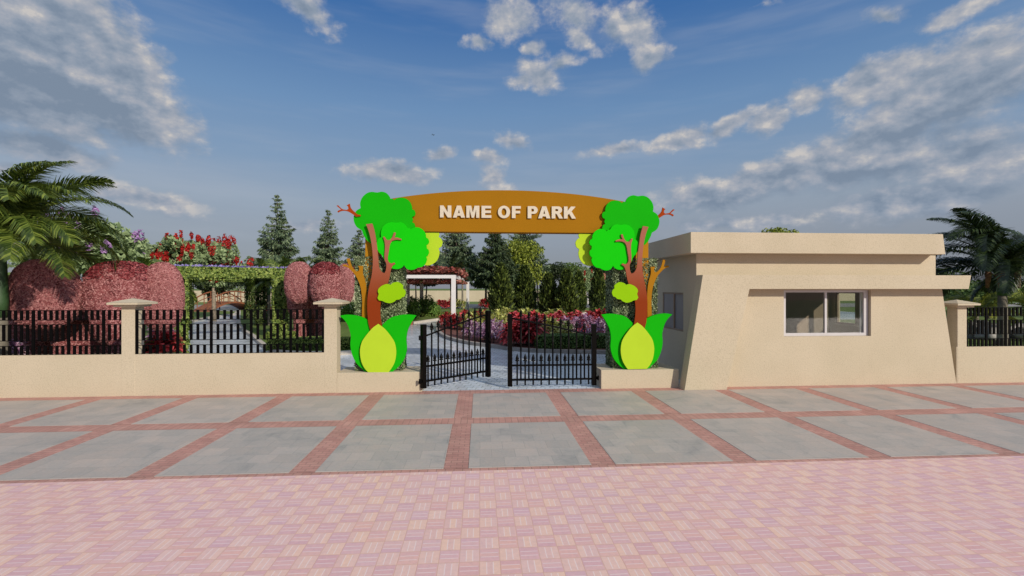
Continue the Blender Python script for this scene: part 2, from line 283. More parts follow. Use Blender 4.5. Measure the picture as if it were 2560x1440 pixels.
# ------------------------------------------------------------------ scene helpers
def link(o, parent=None):
    COL.objects.link(o)
    if parent is not None: o.parent = parent
    return o
def tag(o, label=None, cat=None, group=None, kind=None):
    for k, v in (('label', label), ('category', cat), ('group', group), ('kind', kind)):
        if v: o[k] = v
    return o
def empty(name, label, cat, loc=(0, 0, 0), rz=0, group=None, scale=1.0):
    o = bpy.data.objects.new(name, None); o.location = loc; o.rotation_euler = (0, 0, rz); o.scale = (scale,) * 3
    o.empty_display_size = .2
    return tag(link(o), label, cat, group)
def copy_tree(o, parent=None, top=True):
    c = o.copy(); link(c, parent)
    for ch in list(o.children): copy_tree(ch, c, False)
    return c
class MB:
    def __init__(s): s.v = []; s.f = []
    def add(s, vs, fs):
        k = len(s.v); s.v += [tuple(v) for v in vs]; s.f += [tuple(i + k for i in f) for f in fs]; return s
    def box(s, x0, x1, y0, y1, z0, z1):
        return s.add([(x0, y0, z0), (x1, y0, z0), (x1, y1, z0), (x0, y1, z0), (x0, y0, z1), (x1, y0, z1), (x1, y1, z1), (x0, y1, z1)],
                     [(0, 3, 2, 1), (4, 5, 6, 7), (0, 1, 5, 4), (1, 2, 6, 5), (2, 3, 7, 6), (3, 0, 4, 7)])
    def prism(s, pts, y0, y1, axis='y'):     # outline in XZ pushed along Y (or XY along Z)
        n = len(pts)
        if axis == 'y': a = [(x, y0, z) for x, z in pts]; b = [(x, y1, z) for x, z in pts]
        else: a = [(x, y, y0) for x, y in pts]; b = [(x, y, y1) for x, y in pts]
        return s.add(a + b, [tuple(range(n)), tuple(range(2 * n - 1, n - 1, -1))] + [(i + n, (i + 1) % n + n, (i + 1) % n, i) for i in range(n)])
    def tube(s, pts, rad, seg=8, cap=True):
        pts = [Vector(p) for p in pts]; n = len(pts)
        if not hasattr(rad, '__len__'): rad = [rad] * n
        rings = []; u = None
        for i, p in enumerate(pts):
            t = (pts[min(i + 1, n - 1)] - pts[max(i - 1, 0)]).normalized()
            if u is None: u = t.orthogonal().normalized()
            else: u = (u - t * u.dot(t)); u = u.normalized() if u.length > 1e-6 else t.orthogonal().normalized()
            w = t.cross(u)
            rings.append([p + (u * math.cos(a) + w * math.sin(a)) * rad[i] for a in [2 * math.pi * k / seg for k in range(seg)]])
        vs = [v for r in rings for v in r]; fs = []
        for i in range(n - 1):
            for k in range(seg):
                a = i * seg + k; b = i * seg + (k + 1) % seg
                fs.append((a, b, b + seg, a + seg))
        if cap: fs.append(tuple(range(seg - 1, -1, -1))); fs.append(tuple(range((n - 1) * seg, n * seg)))
        return s.add(vs, fs)
    def build(s, name, m, parent=None, smooth=False, bevel=0.0, loc=None):
        me = bpy.data.meshes.new(name); me.from_pydata(s.v, [], s.f)
        if m: me.materials.append(m)
        bm = bmesh.new(); bm.from_mesh(me); bmesh.ops.recalc_face_normals(bm, faces=bm.faces); bm.to_mesh(me); bm.free()
        if smooth: me.polygons.foreach_set('use_smooth', [True] * len(me.polygons))
        o = link(bpy.data.objects.new(name, me), parent)
        if loc: o.location = loc
        if bevel:
            b = o.modifiers.new('bevel', 'BEVEL'); b.width = bevel; b.segments = 2; b.limit_method = 'ANGLE'; b.angle_limit = R(40)
        return o
def npmesh(name, V, Fq, m, parent=None):
    me = bpy.data.meshes.new(name); V = np.asarray(V, dtype=np.float32); Fq = np.asarray(Fq, dtype=np.int32)
    k = Fq.shape[1]; nf = len(Fq)
    me.vertices.add(len(V)); me.vertices.foreach_set('co', V.ravel())
    me.loops.add(nf * k); me.loops.foreach_set('vertex_index', Fq.ravel())
    me.polygons.add(nf); me.polygons.foreach_set('loop_start', np.arange(0, nf * k, k, dtype=np.int32))
    me.polygons.foreach_set('loop_total', np.full(nf, k, dtype=np.int32))
    me.update(calc_edges=True); me.validate()
    if m: me.materials.append(m)
    return link(bpy.data.objects.new(name, me), parent)
rng = np.random.default_rng(11)
def norm(a): return a / np.maximum(np.linalg.norm(a, axis=1, keepdims=True), 1e-9)
def leafverts(P, D, Nn, L, W, fold=.0):
    """diamond leaf from point P along D, lying across Nn"""
    D = norm(D); S = norm(np.cross(D, Nn)); L = np.broadcast_to(L, (len(P),))[:, None]; W = np.broadcast_to(W, (len(P),))[:, None]
    mid = P + D * L * .45
    V = np.stack([P, mid + S * W * .5, P + D * L, mid - S * W * .5], 1).reshape(-1, 3)
    return V, np.arange(len(P) * 4).reshape(-1, 4)
def scatter(P, Nn, size, aspect=.55, lift=.5, droop=.3, jitter=.6):
    n = len(P); T = rng.normal(size=(n, 3)); T -= Nn * (T * Nn).sum(1, keepdims=True); T = norm(T)
    D = norm(T + Nn * lift * rng.uniform(.3, 1.4, (n, 1)) + np.array([0, 0, -droop]))
    up = norm(Nn + rng.normal(size=(n, 3)) * jitter)
    L = size * rng.uniform(.6, 1.35, n)
    return leafverts(P - D * (L[:, None] * .3), D, up, L, L * aspect)
def join(parts):
    Vs = []; Fs = []; k = 0
    for V, Fq in parts: Vs.append(V); Fs.append(Fq + k); k += len(V)
    return np.concatenate(Vs), np.concatenate(Fs)
def surf_samples(V, T, n):
    A = V[T[:, 0]]; B = V[T[:, 1]]; C = V[T[:, 2]]; cr = np.cross(B - A, C - A); ar = np.linalg.norm(cr, axis=1)
    i = rng.choice(len(T), n, p=ar / ar.sum()); r1 = np.sqrt(rng.random(n)); r2 = rng.random(n)
    P = A[i] * (1 - r1)[:, None] + B[i] * (r1 * (1 - r2))[:, None] + C[i] * (r1 * r2)[:, None]
    return P, norm(cr[i])
def obj_samples(o, n):
    dg = bpy.context.evaluated_depsgraph_get(); dg.update(); e = o.evaluated_get(dg); me = e.to_mesh(); me.calc_loop_triangles()
    V = np.empty(len(me.vertices) * 3); me.vertices.foreach_get('co', V); T = np.empty(len(me.loop_triangles) * 3, dtype=np.int32); me.loop_triangles.foreach_get('vertices', T)
    r = surf_samples(V.reshape(-1, 3), T.reshape(-1, 3), n); e.to_mesh_clear(); return r
def box_samples(x0, x1, y0, y1, z0, z1, n, faces='fblrt'):
    out = []; ars = {'f': (x1 - x0) * (z1 - z0), 'b': (x1 - x0) * (z1 - z0), 'l': (y1 - y0) * (z1 - z0), 'r': (y1 - y0) * (z1 - z0), 't': (x1 - x0) * (y1 - y0), 'u': (x1 - x0) * (y1 - y0)}
    tot = sum(ars[c] for c in faces)
    for c in faces:
        k = max(1, int(n * ars[c] / tot)); X = rng.uniform(x0, x1, k); Y = rng.uniform(y0, y1, k); Z = rng.uniform(z0, z1, k); Nn = np.zeros((k, 3))
        if c == 'f': Y[:] = y0; Nn[:, 1] = -1
        if c == 'b': Y[:] = y1; Nn[:, 1] = 1
        if c == 'l': X[:] = x0; Nn[:, 0] = -1
        if c == 'r': X[:] = x1; Nn[:, 0] = 1
        if c == 't': Z[:] = z1; Nn[:, 2] = 1
        if c == 'u': Z[:] = z0; Nn[:, 2] = -1
        out.append((np.stack([X, Y, Z], 1), Nn))
    return np.concatenate([a for a, b in out]), np.concatenate([b for a, b in out])

# ------------------------------------------------------------------ the ground
W = 9.94                                       # front face of the boundary wall
def sheet(name, pts, z, m, kind='structure'):
    me = bpy.data.meshes.new(name); me.from_pydata([(x, y, z) for x, y in pts], [], [tuple(range(len(pts)))]); me.materials.append(m)
    bm = bmesh.new(); bm.from_mesh(me)
    for f in bm.faces:
        if f.normal.z < 0: f.normal_flip()
    bm.to_mesh(me); bm.free()
    return tag(link(bpy.data.objects.new(name, me)), kind=kind)
sheet('ground', [(-900, -60), (900, -60), (900, 1500), (-900, 1500)], -.02, M['lawn'])
sheet('plaza', [(-40, -12), (40, -12), (40, 5.58), (-40, 5.58)], 0.0, M['tiles'])
sheet('pavement', [(-40, 5.57), (40, 5.57), (40, 10.0), (-40, 10.0)], -.004, M['brick_x'])
XB = [-.442 + 1.828 * k for k in range(-21, 22)]     # left edge of each paver band
mb = MB()
for x in XB:
    for (a, b) in ((5.665, 7.516), (7.866, 9.647)):
        mb.add([(x, a, 0), (x + .30, a, 0), (x + .30, b, 0), (x, b, 0)], [(0, 1, 2, 3)])
o = mb.build('pavement_bands', M['brick_y']); tag(o, kind='structure'); o.location.z = -.0005
mb = MB()
for x in XB:
    for (a, b) in ((5.665, 7.516), (7.866, 9.647)):
        mb.box(x + .302, x + 1.826, a, b, -.003, .004)
tag(mb.build('pavement_slabs', M['slab'], bevel=.003), kind='structure')
sheet('path', [(-60, 10.0), (4.79, 10.0), (4.79, 14.4), (34, 14.4), (34, 50), (-60, 50)], -.004, M['plaza'])
sheet('garden_road', [(-120, 51), (90, 51), (90, 63), (-120, 63)], -.004, M['asphalt'])

def smooth_closed(pts, sub=6, corner=38):
    n = len(pts); P = [Vector(p) for p in pts]; out = []
    def is_c(i):
        a = P[i] - P[i - 1]; b = P[(i + 1) % n] - P[i]
        return a.length > 0 and b.length > 0 and a.angle(b) > R(corner)
    C = [is_c(i) for i in range(n)]
    for i in range(n):
        p1, p2 = P[i], P[(i + 1) % n]
        p0 = P[i - 1] if not C[i] else p1 * 2 - p2
        p3 = P[(i + 2) % n] if not C[(i + 1) % n] else p2 * 2 - p1
        for k in range(sub):
            t = k / sub
            out.append(tuple(.5 * ((2 * p1) + (p2 - p0) * t + (2 * p0 - 5 * p1 + 4 * p2 - p3) * t * t + (3 * p1 - p0 - 3 * p2 + p3) * t ** 3)))
    return out
def island(name, pts, m_top, m_kerb=None, h=.12, w=.16):
    pts = smooth_closed(pts, 4, 70); cx = sum(p[0] for p in pts) / len(pts); n = len(pts); inner = []
    ar = sum(pts[i][0] * pts[(i + 1) % n][1] - pts[(i + 1) % n][0] * pts[i][1] for i in range(n)); sg = 1 if ar > 0 else -1
    for i in range(n):
        t = (Vector(pts[(i + 1) % n]) - Vector(pts[i - 1])).normalized(); nn = Vector((-t.y, t.x)) * sg
        inner.append((pts[i][0] + nn.x * w, pts[i][1] + nn.y * w))
    k = MB(); a = [(x, y, -.02) for x, y in pts]; b = [(x, y, h) for x, y in pts]; c = [(x, y, h) for x, y in inner]; d = [(x, y, .0) for x, y in inner]
    fs = []
    for i in range(n):
        j = (i + 1) % n; fs += [(i, j, n + j, n + i), (n + i, n + j, 2 * n + j, 2 * n + i), (2 * n + i, 2 * n + j, 3 * n + j, 3 * n + i)]
    k.add(a + b + c + d, fs); tag(k.build(name + '_kerb', m_kerb or M['kerb']), kind='structure')
    sheet(name, [(x, y) for x, y in inner], h - .02, m_top)
island('flower_bed', [(6, 14.9), (4.1, 15.15), (2.9, 15.35), (1.75, 15.7), (.98, 16.3), (.44, 17.0), (-.5, 18.1), (-1.26, 19.6), (-1.75, 21.1), (-2.2, 23.5), (-2.3, 26), (-1.9, 29), (-.6, 32), (2, 34), (6, 34.5), (14, 33), (14, 15)], M['soil'])
island('lawn', [(-7.3, 16.5), (-6.63, 15.85), (-5.7, 15.5), (-4.6, 15.5), (-3.95, 16.0), (-3.75, 17.5), (-4.1, 22), (-4.35, 27.3), (-3.6, 30), (-2.7, 32.2), (-1, 34.5), (2, 37), (9, 39), (30, 40), (30, 48), (-5, 48.5), (-23.4, 46.7), (-14.1, 28), (-10.1, 21.2), (-8.35, 18.2)], M['lawn'], M['kerb_light'])
island('left_lawn', [(-40, 10.4), (-7.5, 10.4), (-7.9, 12), (-9.5, 14.9), (-11.2, 17.8), (-13.4, 21.4), (-18.8, 31.8), (-26, 45.5), (-70, 45.5)], M['lawn'], M['kerb_light'])
tag(MB().box(11.5, 40, 10.6, 30, -.02, .05).build('right_lawn', M['lawn']), kind='structure')

# ------------------------------------------------------------------ boundary walls
def cap(parent, cx, cy, hw, z):
    m = MB(); m.box(cx - hw - .09, cx + hw + .09, cy - hw - .09, cy + hw + .09, z, z + .045)
    a = hw + .165; z1 = z + .048; m.box(cx - a, cx + a, cy - a, cy + a, z1, z1 + .04)
    m.add([(cx - a, cy - a, z1 + .043), (cx + a, cy - a, z1 + .043), (cx + a, cy + a, z1 + .043), (cx - a, cy + a, z1 + .043), (cx, cy, z1 + .125)], [(0, 1, 4), (1, 2, 4), (2, 3, 4), (3, 0, 4), (3, 2, 1, 0)])
    return m.build('cap', M['stucco'], parent)
bw = empty('boundary_wall', 'low cream rendered garden wall with two capped piers left of the gate', 'wall', (-7, W, 0))
def W_(o): return o
inv = Matrix.Translation((7, -W, 0))
def under(o, root):                  # keep world geometry under a root that stands elsewhere
    o.matrix_parent_inverse = Matrix.Translation(root.location).inverted(); return o
def fix(root):
    bpy.context.view_layer.update()
    for c in root.children: c.matrix_parent_inverse = root.matrix_world.inverted()
MB().box(-16, -3.004, W, W + .12, -.02, .846).build('wall', M['stucco'], bw)
for x0, x1 in ((-7.287, -7.027), (-3.262, -3.002)):
    p = MB().box(x0, x1, W - .003, W + .26, .0, 1.815).build('pier', M['stucco'], bw, bevel=.004)
    cap(p, (x0 + x1) / 2, W + .128, .13, 1.816)
MB().box(-3.001, -1.235, W, W + .74, -.02, .417).build('plinth', M['stucco'], bw, bevel=.006)
fix(bw)
rw = empty('boundary_wall', 'low cream rendered garden wall with one capped pier right of the gatehouse', 'wall', (12, W, 0))
MB().box(10.985, 18, W, W + .12, -.02, .841).build('wall', M['stucco'], rw)
p = MB().box(11.007, 11.236, W - .003, W + .24, .0, 1.755).build('pier', M['stucco'], rw, bevel=.004)
cap(p, 11.12, W + .118, .115, 1.756); fix(rw)
pl = MB().box(2.643, 4.386, W, W + .87, -.02, .404).build('plinth', M['stucco'], bevel=.006)
tag(pl, 'low cream rendered plinth under the right hedge pillar, beside the gatehouse', 'plinth')

def fence(x0, x1, n, posts, zt, zb, label):
    root = empty('fence_panel', label, 'fence', ((x0 + x1) / 2, W + .02, zb), group='black slatted railings on the boundary wall')
    H = zt - zb; Z = [zb + H * f for f in (0, .20, .318, .677, .783, 1.0)]; y = W + .02
    for z in Z: MB().box(x0 + .001, x1 - .001, y - .008, y + .008, z - .006 if z > zb else z + .001, z + .006).build('rail', M['iron'], root)
    pw = .024; tiers = ((Z[0], Z[1]), (Z[2], Z[3]), (Z[4], Z[5]))
    for i in range(n + 1):
        x = x0 + pw + (x1 - x0 - 2 * pw) * i / n
        m = MB()
        if i in posts: m.box(x - pw, x + pw, y - .014, y + .014, zb + .001, zt + .004); m.build('post', M['iron'], root)
        else:
            for a, b in tiers: m.box(x - pw, x + pw, y - .012, y + .012, a + .007, b - .007)
            m.build('picket', M['iron'], root)
    fix(root)
fence(-7.027, -3.262, 28, {0, 6, 11, 17, 23}, 1.747, .848, 'black slatted railing on the wall between the two capped piers')
fence(-13.02, -7.287, 51, {51 - 3, 51 - 9, 51 - 15, 51 - 21, 51 - 27, 51 - 33}, 1.747, .848, 'black slatted railing at the far left, in front of the larger pink elephant topiary')
fence(11.236, 15.0, 38, {5, 10, 15, 20, 25, 30, 35}, 1.745, .843, 'black slatted railing at the far right, between palm and pavement')

# ------------------------------------------------------------------ the gatehouse
gh = empty('gatehouse', 'cream flat-roofed gatehouse with slanted buttress and white sliding window', 'building', (7.6, W, 0))
YF, TK = W, .18
f = MB()
f.box(4.788, 6.814, YF, YF + TK, -.02, 2.95); f.box(6.814, 8.891, YF, YF + TK, -.02, 1.107); f.box(6.814, 8.891, YF, YF + TK, 2.151, 2.95)
f.prism([(8.891, -.02), (10.984, -.02), (10.625, 2.177), (10.573, 2.49), (10.467, 2.49), (10.467, 2.95), (8.891, 2.95)], YF, YF + TK)
f.build('wall', M['stucco'], gh)
sw = MB()                             # left side wall with a window opening
sy0, sy1, sz0, sz1 = 10.60, 11.83, 1.163, 2.09
sw.box(4.788, 4.95, YF + TK, sy0, -.02, 2.95); sw.box(4.788, 4.95, sy1, 14.2, -.02, 2.95); sw.box(4.788, 4.95, sy0, sy1, -.02, sz0); sw.box(4.788, 4.95, sy0, sy1, sz1, 2.95)
sw.build('wall', M['stucco'], gh)
rwl = MB()
ry0, ry1, rz0, rz1 = 11.3, 12.75, 1.17, 2.10
for a in ((YF + TK, ry0, -.02, 2.95), (ry1, 14.2, -.02, 2.95), (ry0, ry1, -.02, rz0), (ry0, ry1, rz1, 2.95)): rwl.box(10.30, 10.45, a[0], a[1], a[2], a[3])
rwl.build('wall', M['stucco'], gh)
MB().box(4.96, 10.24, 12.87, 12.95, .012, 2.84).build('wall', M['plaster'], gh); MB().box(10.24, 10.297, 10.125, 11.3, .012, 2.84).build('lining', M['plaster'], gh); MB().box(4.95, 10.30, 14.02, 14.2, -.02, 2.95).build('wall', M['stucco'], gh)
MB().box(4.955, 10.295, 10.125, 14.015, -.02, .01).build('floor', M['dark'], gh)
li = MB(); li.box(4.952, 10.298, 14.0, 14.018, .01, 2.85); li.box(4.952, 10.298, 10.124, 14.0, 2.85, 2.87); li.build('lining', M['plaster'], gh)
rf = MB(); rf.add([(4.50, 9.60, 2.952), (10.345, 9.60, 2.952), (10.345, 14.6, 2.952), (4.50, 14.6, 2.952), (4.50, 9.60, 3.40), (10.285, 9.60, 3.40), (10.285, 14.6, 3.40), (4.50, 14.6, 3.40)],
                  [(0, 3, 2, 1), (4, 5, 6, 7), (0, 1, 5, 4), (1, 2, 6, 5), (2, 3, 7, 6), (3, 0, 4, 7)])
rf.build('roof', M['stucco'], gh, bevel=.005)
MB().prism([(4.387, -.02), (5.328, -.02), (5.845, 2.178), (10.972, 2.178), (11.03, 2.484), (4.796, 2.484)], 9.66, W - .002).build('canopy', M['stucco'], gh, bevel=.004)
def window(x0, x1, z0, z1, y, root, dep=.05, fr=.045, mid=None, sash=True):
    w = MB(); w.box(x0, x1, y, y + dep, z0, z0 + .068); w.box(x0, x1, y, y + dep, z1 - .05, z1); w.box(x0, x0 + .095, y, y + dep, z0 + .068, z1 - .05); w.box(x1 - .10, x1, y, y + dep, z0 + .068, z1 - .05)
    mid = mid or (x0 + x1) / 2; w.box(mid - .025, mid + .025, y + .002, y + dep, z0 + .068, z1 - .05)
    wo = w.build('window', M['upvc'], root, bevel=.003)
    MB().box(x0 + .095, mid - .025, y + .022, y + .028, z0 + .068, z1 - .05).build('pane', M['glass'], wo)
    MB().box(mid + .025, x1 - .10, y + .032, y + .038, z0 + .068, z1 - .05).build('pane', M['glass'], wo)
    s = MB(); s.box(mid + .028, mid + .07, y + .052, y + .08, z0 + .07, z1 - .052); s.box(x1 - .145, x1 - .102, y + .052, y + .08, z0 + .07, z1 - .052); s.build('sash', M['upvc'], wo)
window(6.814, 8.88, 1.108, 2.150, W + .07, gh, mid=7.865)
# side window: a near sash set back, the far one almost flush
s = MB(); xw = 4.80
s.box(xw, xw + .05, sy0, sy1, sz0, sz0 + .04); s.box(xw, xw + .05, sy0, sy1, sz1 - .04, sz1); s.box(xw, xw + .05, sy0, sy0 + .04, sz0 + .04, sz1 - .04); s.box(xw, xw + .05, sy1 - .04, sy1, sz0 + .04, sz1 - .04); s.box(xw + .0, xw + .05, 11.16, 11.21, sz0 + .04, sz1 - .04)
so = s.build('window', M['plaster'], gh, bevel=.003)
MB().box(xw + .012, xw + .018, 11.21, sy1 - .04, sz0 + .04, sz1 - .04).build('pane', M['frost'], so)
MB().box(xw + .035, xw + .041, sy0 + .04, 11.16, sz0 + .04, sz1 - .04).build('pane', M['frost'], so)
s = MB(); xw = 10.32
s.box(xw, xw + .05, ry0, ry1, rz0, rz0 + .05); s.box(xw, xw + .05, ry0, ry1, rz1 - .05, rz1); s.box(xw, xw + .05, ry0, ry0 + .06, rz0 + .05, rz1 - .05); s.box(xw, xw + .05, ry1 - .06, ry1, rz0 + .05, rz1 - .05); s.box(xw, xw + .05, 11.92, 12.06, rz0 + .05, rz1 - .05)
so = s.build('window', M['plaster'], gh)
MB().box(xw + .02, xw + .026, 12.06, ry1 - .06, rz0 + .05, rz1 - .05).build('pane', M['glass'], so)
fix(gh)

# ------------------------------------------------------------------ the tree-shaped signs and the name board
AX = .653                            # middle of the gateway
def C4(u, v): return (840 + u * .208333, 640 + v * .208333)
def C3(u, v): return (830 + u / 6, 460 + v / 6)
def plane(pts, y, conv): # picture tracing -> metres on the sign's own plane (distance y from the viewer)
    out = []
    for u, v in pts:
        px, py = conv(u, v); a = (px - 1280) / F_PX
        dx = math.sin(YAW) + a * math.cos(YAW); dy = math.cos(YAW) - a * math.sin(YAW)
        out.append((y * dx / dy, CAM_H + (HOR - py) / F_PX * y / dy))
    return out
def cut(name, loops, y0, y1, m, parent, bevel=.004, mirror=False):
    cu = bpy.data.curves.new(name, 'CURVE'); cu.dimensions = '2D'; cu.fill_mode = 'BOTH'; cu.extrude = (y1 - y0) / 2
    for lp in loops:
        sp = cu.splines.new('POLY'); sp.points.add(len(lp) - 1); sp.use_cyclic_u = True
        for i, (x, z) in enumerate(lp): sp.points[i].co = ((2 * AX - x) if mirror else x, z, 0, 1)
    t = bpy.data.objects.new(name, cu); COL.objects.link(t); t.rotation_euler = (R(90), 0, 0); t.location = (0, (y0 + y1) / 2, 0)
    bpy.context.view_layer.update(); dg = bpy.context.evaluated_depsgraph_get()
    me = bpy.data.meshes.new_from_object(t.evaluated_get(dg)); me.transform(t.matrix_world); me.name = name
    bpy.data.objects.remove(t); me.materials.clear(); me.materials.append(m)
    bm = bmesh.new(); bm.from_mesh(me); bmesh.ops.remove_doubles(bm, verts=bm.verts, dist=1e-5); bmesh.ops.recalc_face_normals(bm, faces=bm.faces); bm.to_mesh(me); bm.free()
    o = link(bpy.data.objects.new(name, me), parent)
    b = o.modifiers.new('bevel', 'BEVEL'); b.width = bevel; b.segments = 2; b.limit_method = 'ANGLE'; b.angle_limit = R(50)
    return o
T_PETAL = [(45, 715), (110, 703), (200, 706), (300, 728), (390, 770), (450, 830), (503, 930), (550, 835), (650, 742), (760, 708), (860, 700), (962, 710), (905, 795), (862, 880), (845, 960), (842, 1020), (848, 1100), (838, 1170), (812, 1245), (765, 1310), (705, 1365), (640, 1393), (380, 1393), (315, 1350), (250, 1290), (205, 1210), (180, 1125), (172, 1050), (178, 980), (170, 915), (145, 835), (105, 770)]
T_BUD = [(507, 812), (580, 868), (650, 950), (700, 1030), (719, 1110), (720, 1190), (700, 1280), (665, 1345), (630, 1393), (385, 1393), (340, 1340), (305, 1265), (289, 1175), (292, 1100), (315, 1020), (370, 940), (440, 860)]
T_TRUNK3 = [(510, 600), (603, 588), (640, 720), (665, 880), (680, 1000), (690, 1100), (700, 1230), (740, 1310), (785, 1335), (808, 1290), (815, 1200), (790, 1140), (787, 1060), (795, 950), (790, 870), (775, 820), (765, 790), (785, 785), (805, 812), (825, 838), (870, 835), (905, 790), (930, 720), (955, 725), (948, 765), (930, 800), (980, 800), (1042, 820), (1040, 838), (960, 832), (900, 850), (868, 900), (850, 1000), (835, 1090), (838, 1145), (862, 1180), (900, 1185), (930, 1172), (950, 1195), (905, 1225), (880, 1290), (865, 1370)]
T_TRUNK4 = [(625, 310), (595, 390), (560, 450), (540, 530), (530, 620), (532, 720), (545, 810), (560, 900), (500, 960), (440, 960), (412, 890), (388, 800), (378, 700), (374, 600), (380, 480), (400, 360), (428, 230), (440, 120)]
T_TRUNK3B = [(612, 1100), (600, 950), (575, 800), (542, 680)]
T_OR = [(308, 780), (312, 640), (314, 540), (305, 430), (285, 340), (240, 240), (190, 180), (140, 135), (82, 120), (85, 100), (120, 98), (155, 122), (130, 40), (130, 28), (165, 25), (170, 60), (195, 130), (240, 180), (268, 182), (278, 150), (265, 115), (325, 115), (322, 200), (345, 280), (362, 370), (370, 500), (366, 640), (368, 780)]
T_BLOB = [(510, 392), (550, 355), (610, 333), (655, 342), (685, 318), (740, 306), (780, 328), (806, 352), (803, 385), (828, 410), (835, 445), (820, 485), (790, 496), (765, 518), (722, 525), (700, 545), (650, 564), (595, 555), (560, 538), (515, 530), (497, 500), (512, 455), (502, 425)]
T_BIG = [(430, 358), (422, 285), (450, 205), (515, 140), (590, 115), (680, 124), (745, 112), (815, 132), (860, 182), (872, 218), (905, 215), (937, 238), (970, 212), (1040, 202), (1115, 218), (1170, 265), (1197, 330), (1198, 374), (1235, 388), (1250, 430), (1238, 475), (1200, 492), (1213, 530), (1200, 568), (1235, 585), (1248, 640), (1230, 700), (1150, 790), (1010, 850), (900, 860), (800, 850), (720, 868), (640, 892), (575, 885), (520, 838), (475, 765), (447, 690), (380, 650), (340, 590), (323, 510), (340, 445), (370, 395)]
T_SM = [(738, 795), (733, 730), (755, 655), (810, 595), (890, 570), (960, 578), (1020, 570), (1085, 596), (1130, 655), (1162, 655), (1182, 682), (1220, 655), (1290, 645), (1360, 680), (1402, 740), (1410, 798), (1440, 818), (1454, 858), (1440, 900), (1417, 910), (1420, 958), (1448, 988), (1452, 1030), (1432, 1072), (1412, 1088), (1422, 1130), (1400, 1190), (1350, 1238), (1285, 1252), (1235, 1278), (1170, 1285), (1115, 1262), (1081, 1212), (1045, 1252), (980, 1274), (900, 1262), (850, 1225), (825, 1160), (785, 1148), (752, 1072), (700, 1015), (670, 940), (676, 855), (708, 808)]
T_YEL = [(1330, 724), (1606, 724), (1611, 755), (1598, 788), (1635, 815), (1658, 868), (1645, 930), (1600, 963), (1612, 1030), (1590, 1115), (1540, 1178), (1470, 1213), (1400, 1215), (1330, 1190), (1270, 1100), (1250, 900)]
T_RED = [(430, 478), (362, 487), (310, 450), (240, 410), (180, 398), (130, 405), (95, 425), (80, 412), (95, 395), (135, 380), (85, 338), (65, 322), (90, 315), (150, 370), (220, 386), (245, 370), (240, 335), (218, 318), (265, 290), (285, 360), (350, 425), (385, 452), (430, 462)]
for mir in (False, True):
    root = empty('tree_sign', ('right' if mir else 'left') + ' painted cut-out tree sign with green crowns and bulb base, ' + ('beside the gatehouse' if mir else 'beside the garden wall'),
                 'sign', (3.46 if mir else -2.15, W, .42))
    kw = dict(parent=root, mirror=mir)
    cut('leaf_base', [smooth_closed(plane(T_PETAL, 10.005, C4), 5)], 10.003, 10.075, M['petal'], **kw)
    cut('bud', [smooth_closed(plane(T_BUD, 9.945, C4), 5)], 9.943, 9.964, M['lime'], **kw)
    tr0 = plane(T_TRUNK3, 9.90, C3) + plane(T_TRUNK4, 9.93, C4) + plane(T_TRUNK3B, 9.90, C3)
    # trunk bowed slightly forward of the crowns
    tr = plane(T_TRUNK3, 9.966, C3) + plane(T_TRUNK4, 9.966, C4) + plane(T_TRUNK3B, 9.966, C3)
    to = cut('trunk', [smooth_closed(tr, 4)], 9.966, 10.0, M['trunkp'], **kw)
    cut('branch', [smooth_closed(plane(T_OR, 10.078, C4), 4)], 10.078, 10.10, M['orange'], **kw)
    cut('leaf_cluster', [smooth_closed(plane(T_BLOB, 9.93, C4), 5)], 9.925, 9.963, M['lime2'], **kw)
    cut('crown', [smooth_closed(plane(T_SM, 10.002, C3), 5)], 10.002, 10.05, M['green2'], **kw)
    cut('crown', [smooth_closed(plane(T_BIG, 10.055, C3), 5)], 10.053, 10.10, M['green1'], **kw)
    cut('crown', [smooth_closed(plane(T_YEL, 10.16, C3), 5)], 10.16, 10.20, M['lime'], **kw)
    yb = 10.11 if mir else 10.02
    cut('twig', [smooth_closed(plane(T_RED, yb, C3), 4)], yb, yb + .016 if not mir else yb + .03, M['redbr'], **kw)
    # steel stand-offs that carry the separate boards in front of the hedge
    st = MB(); sx = (lambda x: 2 * AX - x) if mir else (lambda x: x)
    for (x, z, a, b) in ((-2.25, 1.6, 10.001, 10.2), (-2.2, 2.6, 10.001, 10.2), (-1.95, 3.0, 10.051, 10.2), (-1.9, 2.05, 9.964, 10.2), (-2.3, 3.4, 10.101, 10.25), (-2.45, 2.0, 10.101, 10.25)):
        st.tube([(sx(x), a, z), (sx(x), b, z)], .012, 6)
    st.build('bracket', M['dark'], root); fix(root)

nb = empty('name_board', 'ochre arched board reading NAME OF PARK carried over the gate', 'sign', (AX, 10.2, 3.4))
zb = 3.425
top = [(x, 4.345 - .0305 * (x - AX) ** 2 - .00035 * (x - AX) ** 4) for x in [AX + 3.12 * (k / 24 * 2 - 1) for k in range(25)]]
cut('board', [[(AX + 3.12, zb), *[(p[0], p[1]) for p in reversed(top)], (AX - 3.12, zb)]], 10.12, 10.41, M['banner'], nb, .003)
for s in (-1, 1):
    xa = AX + s * 3.115; xb = AX + s * 2.82
    MB().box(min(xa, xb), max(xa, xb), 10.125, 10.405, .4, zb - .002).build('post', M['ochre'], nb, bevel=.003)
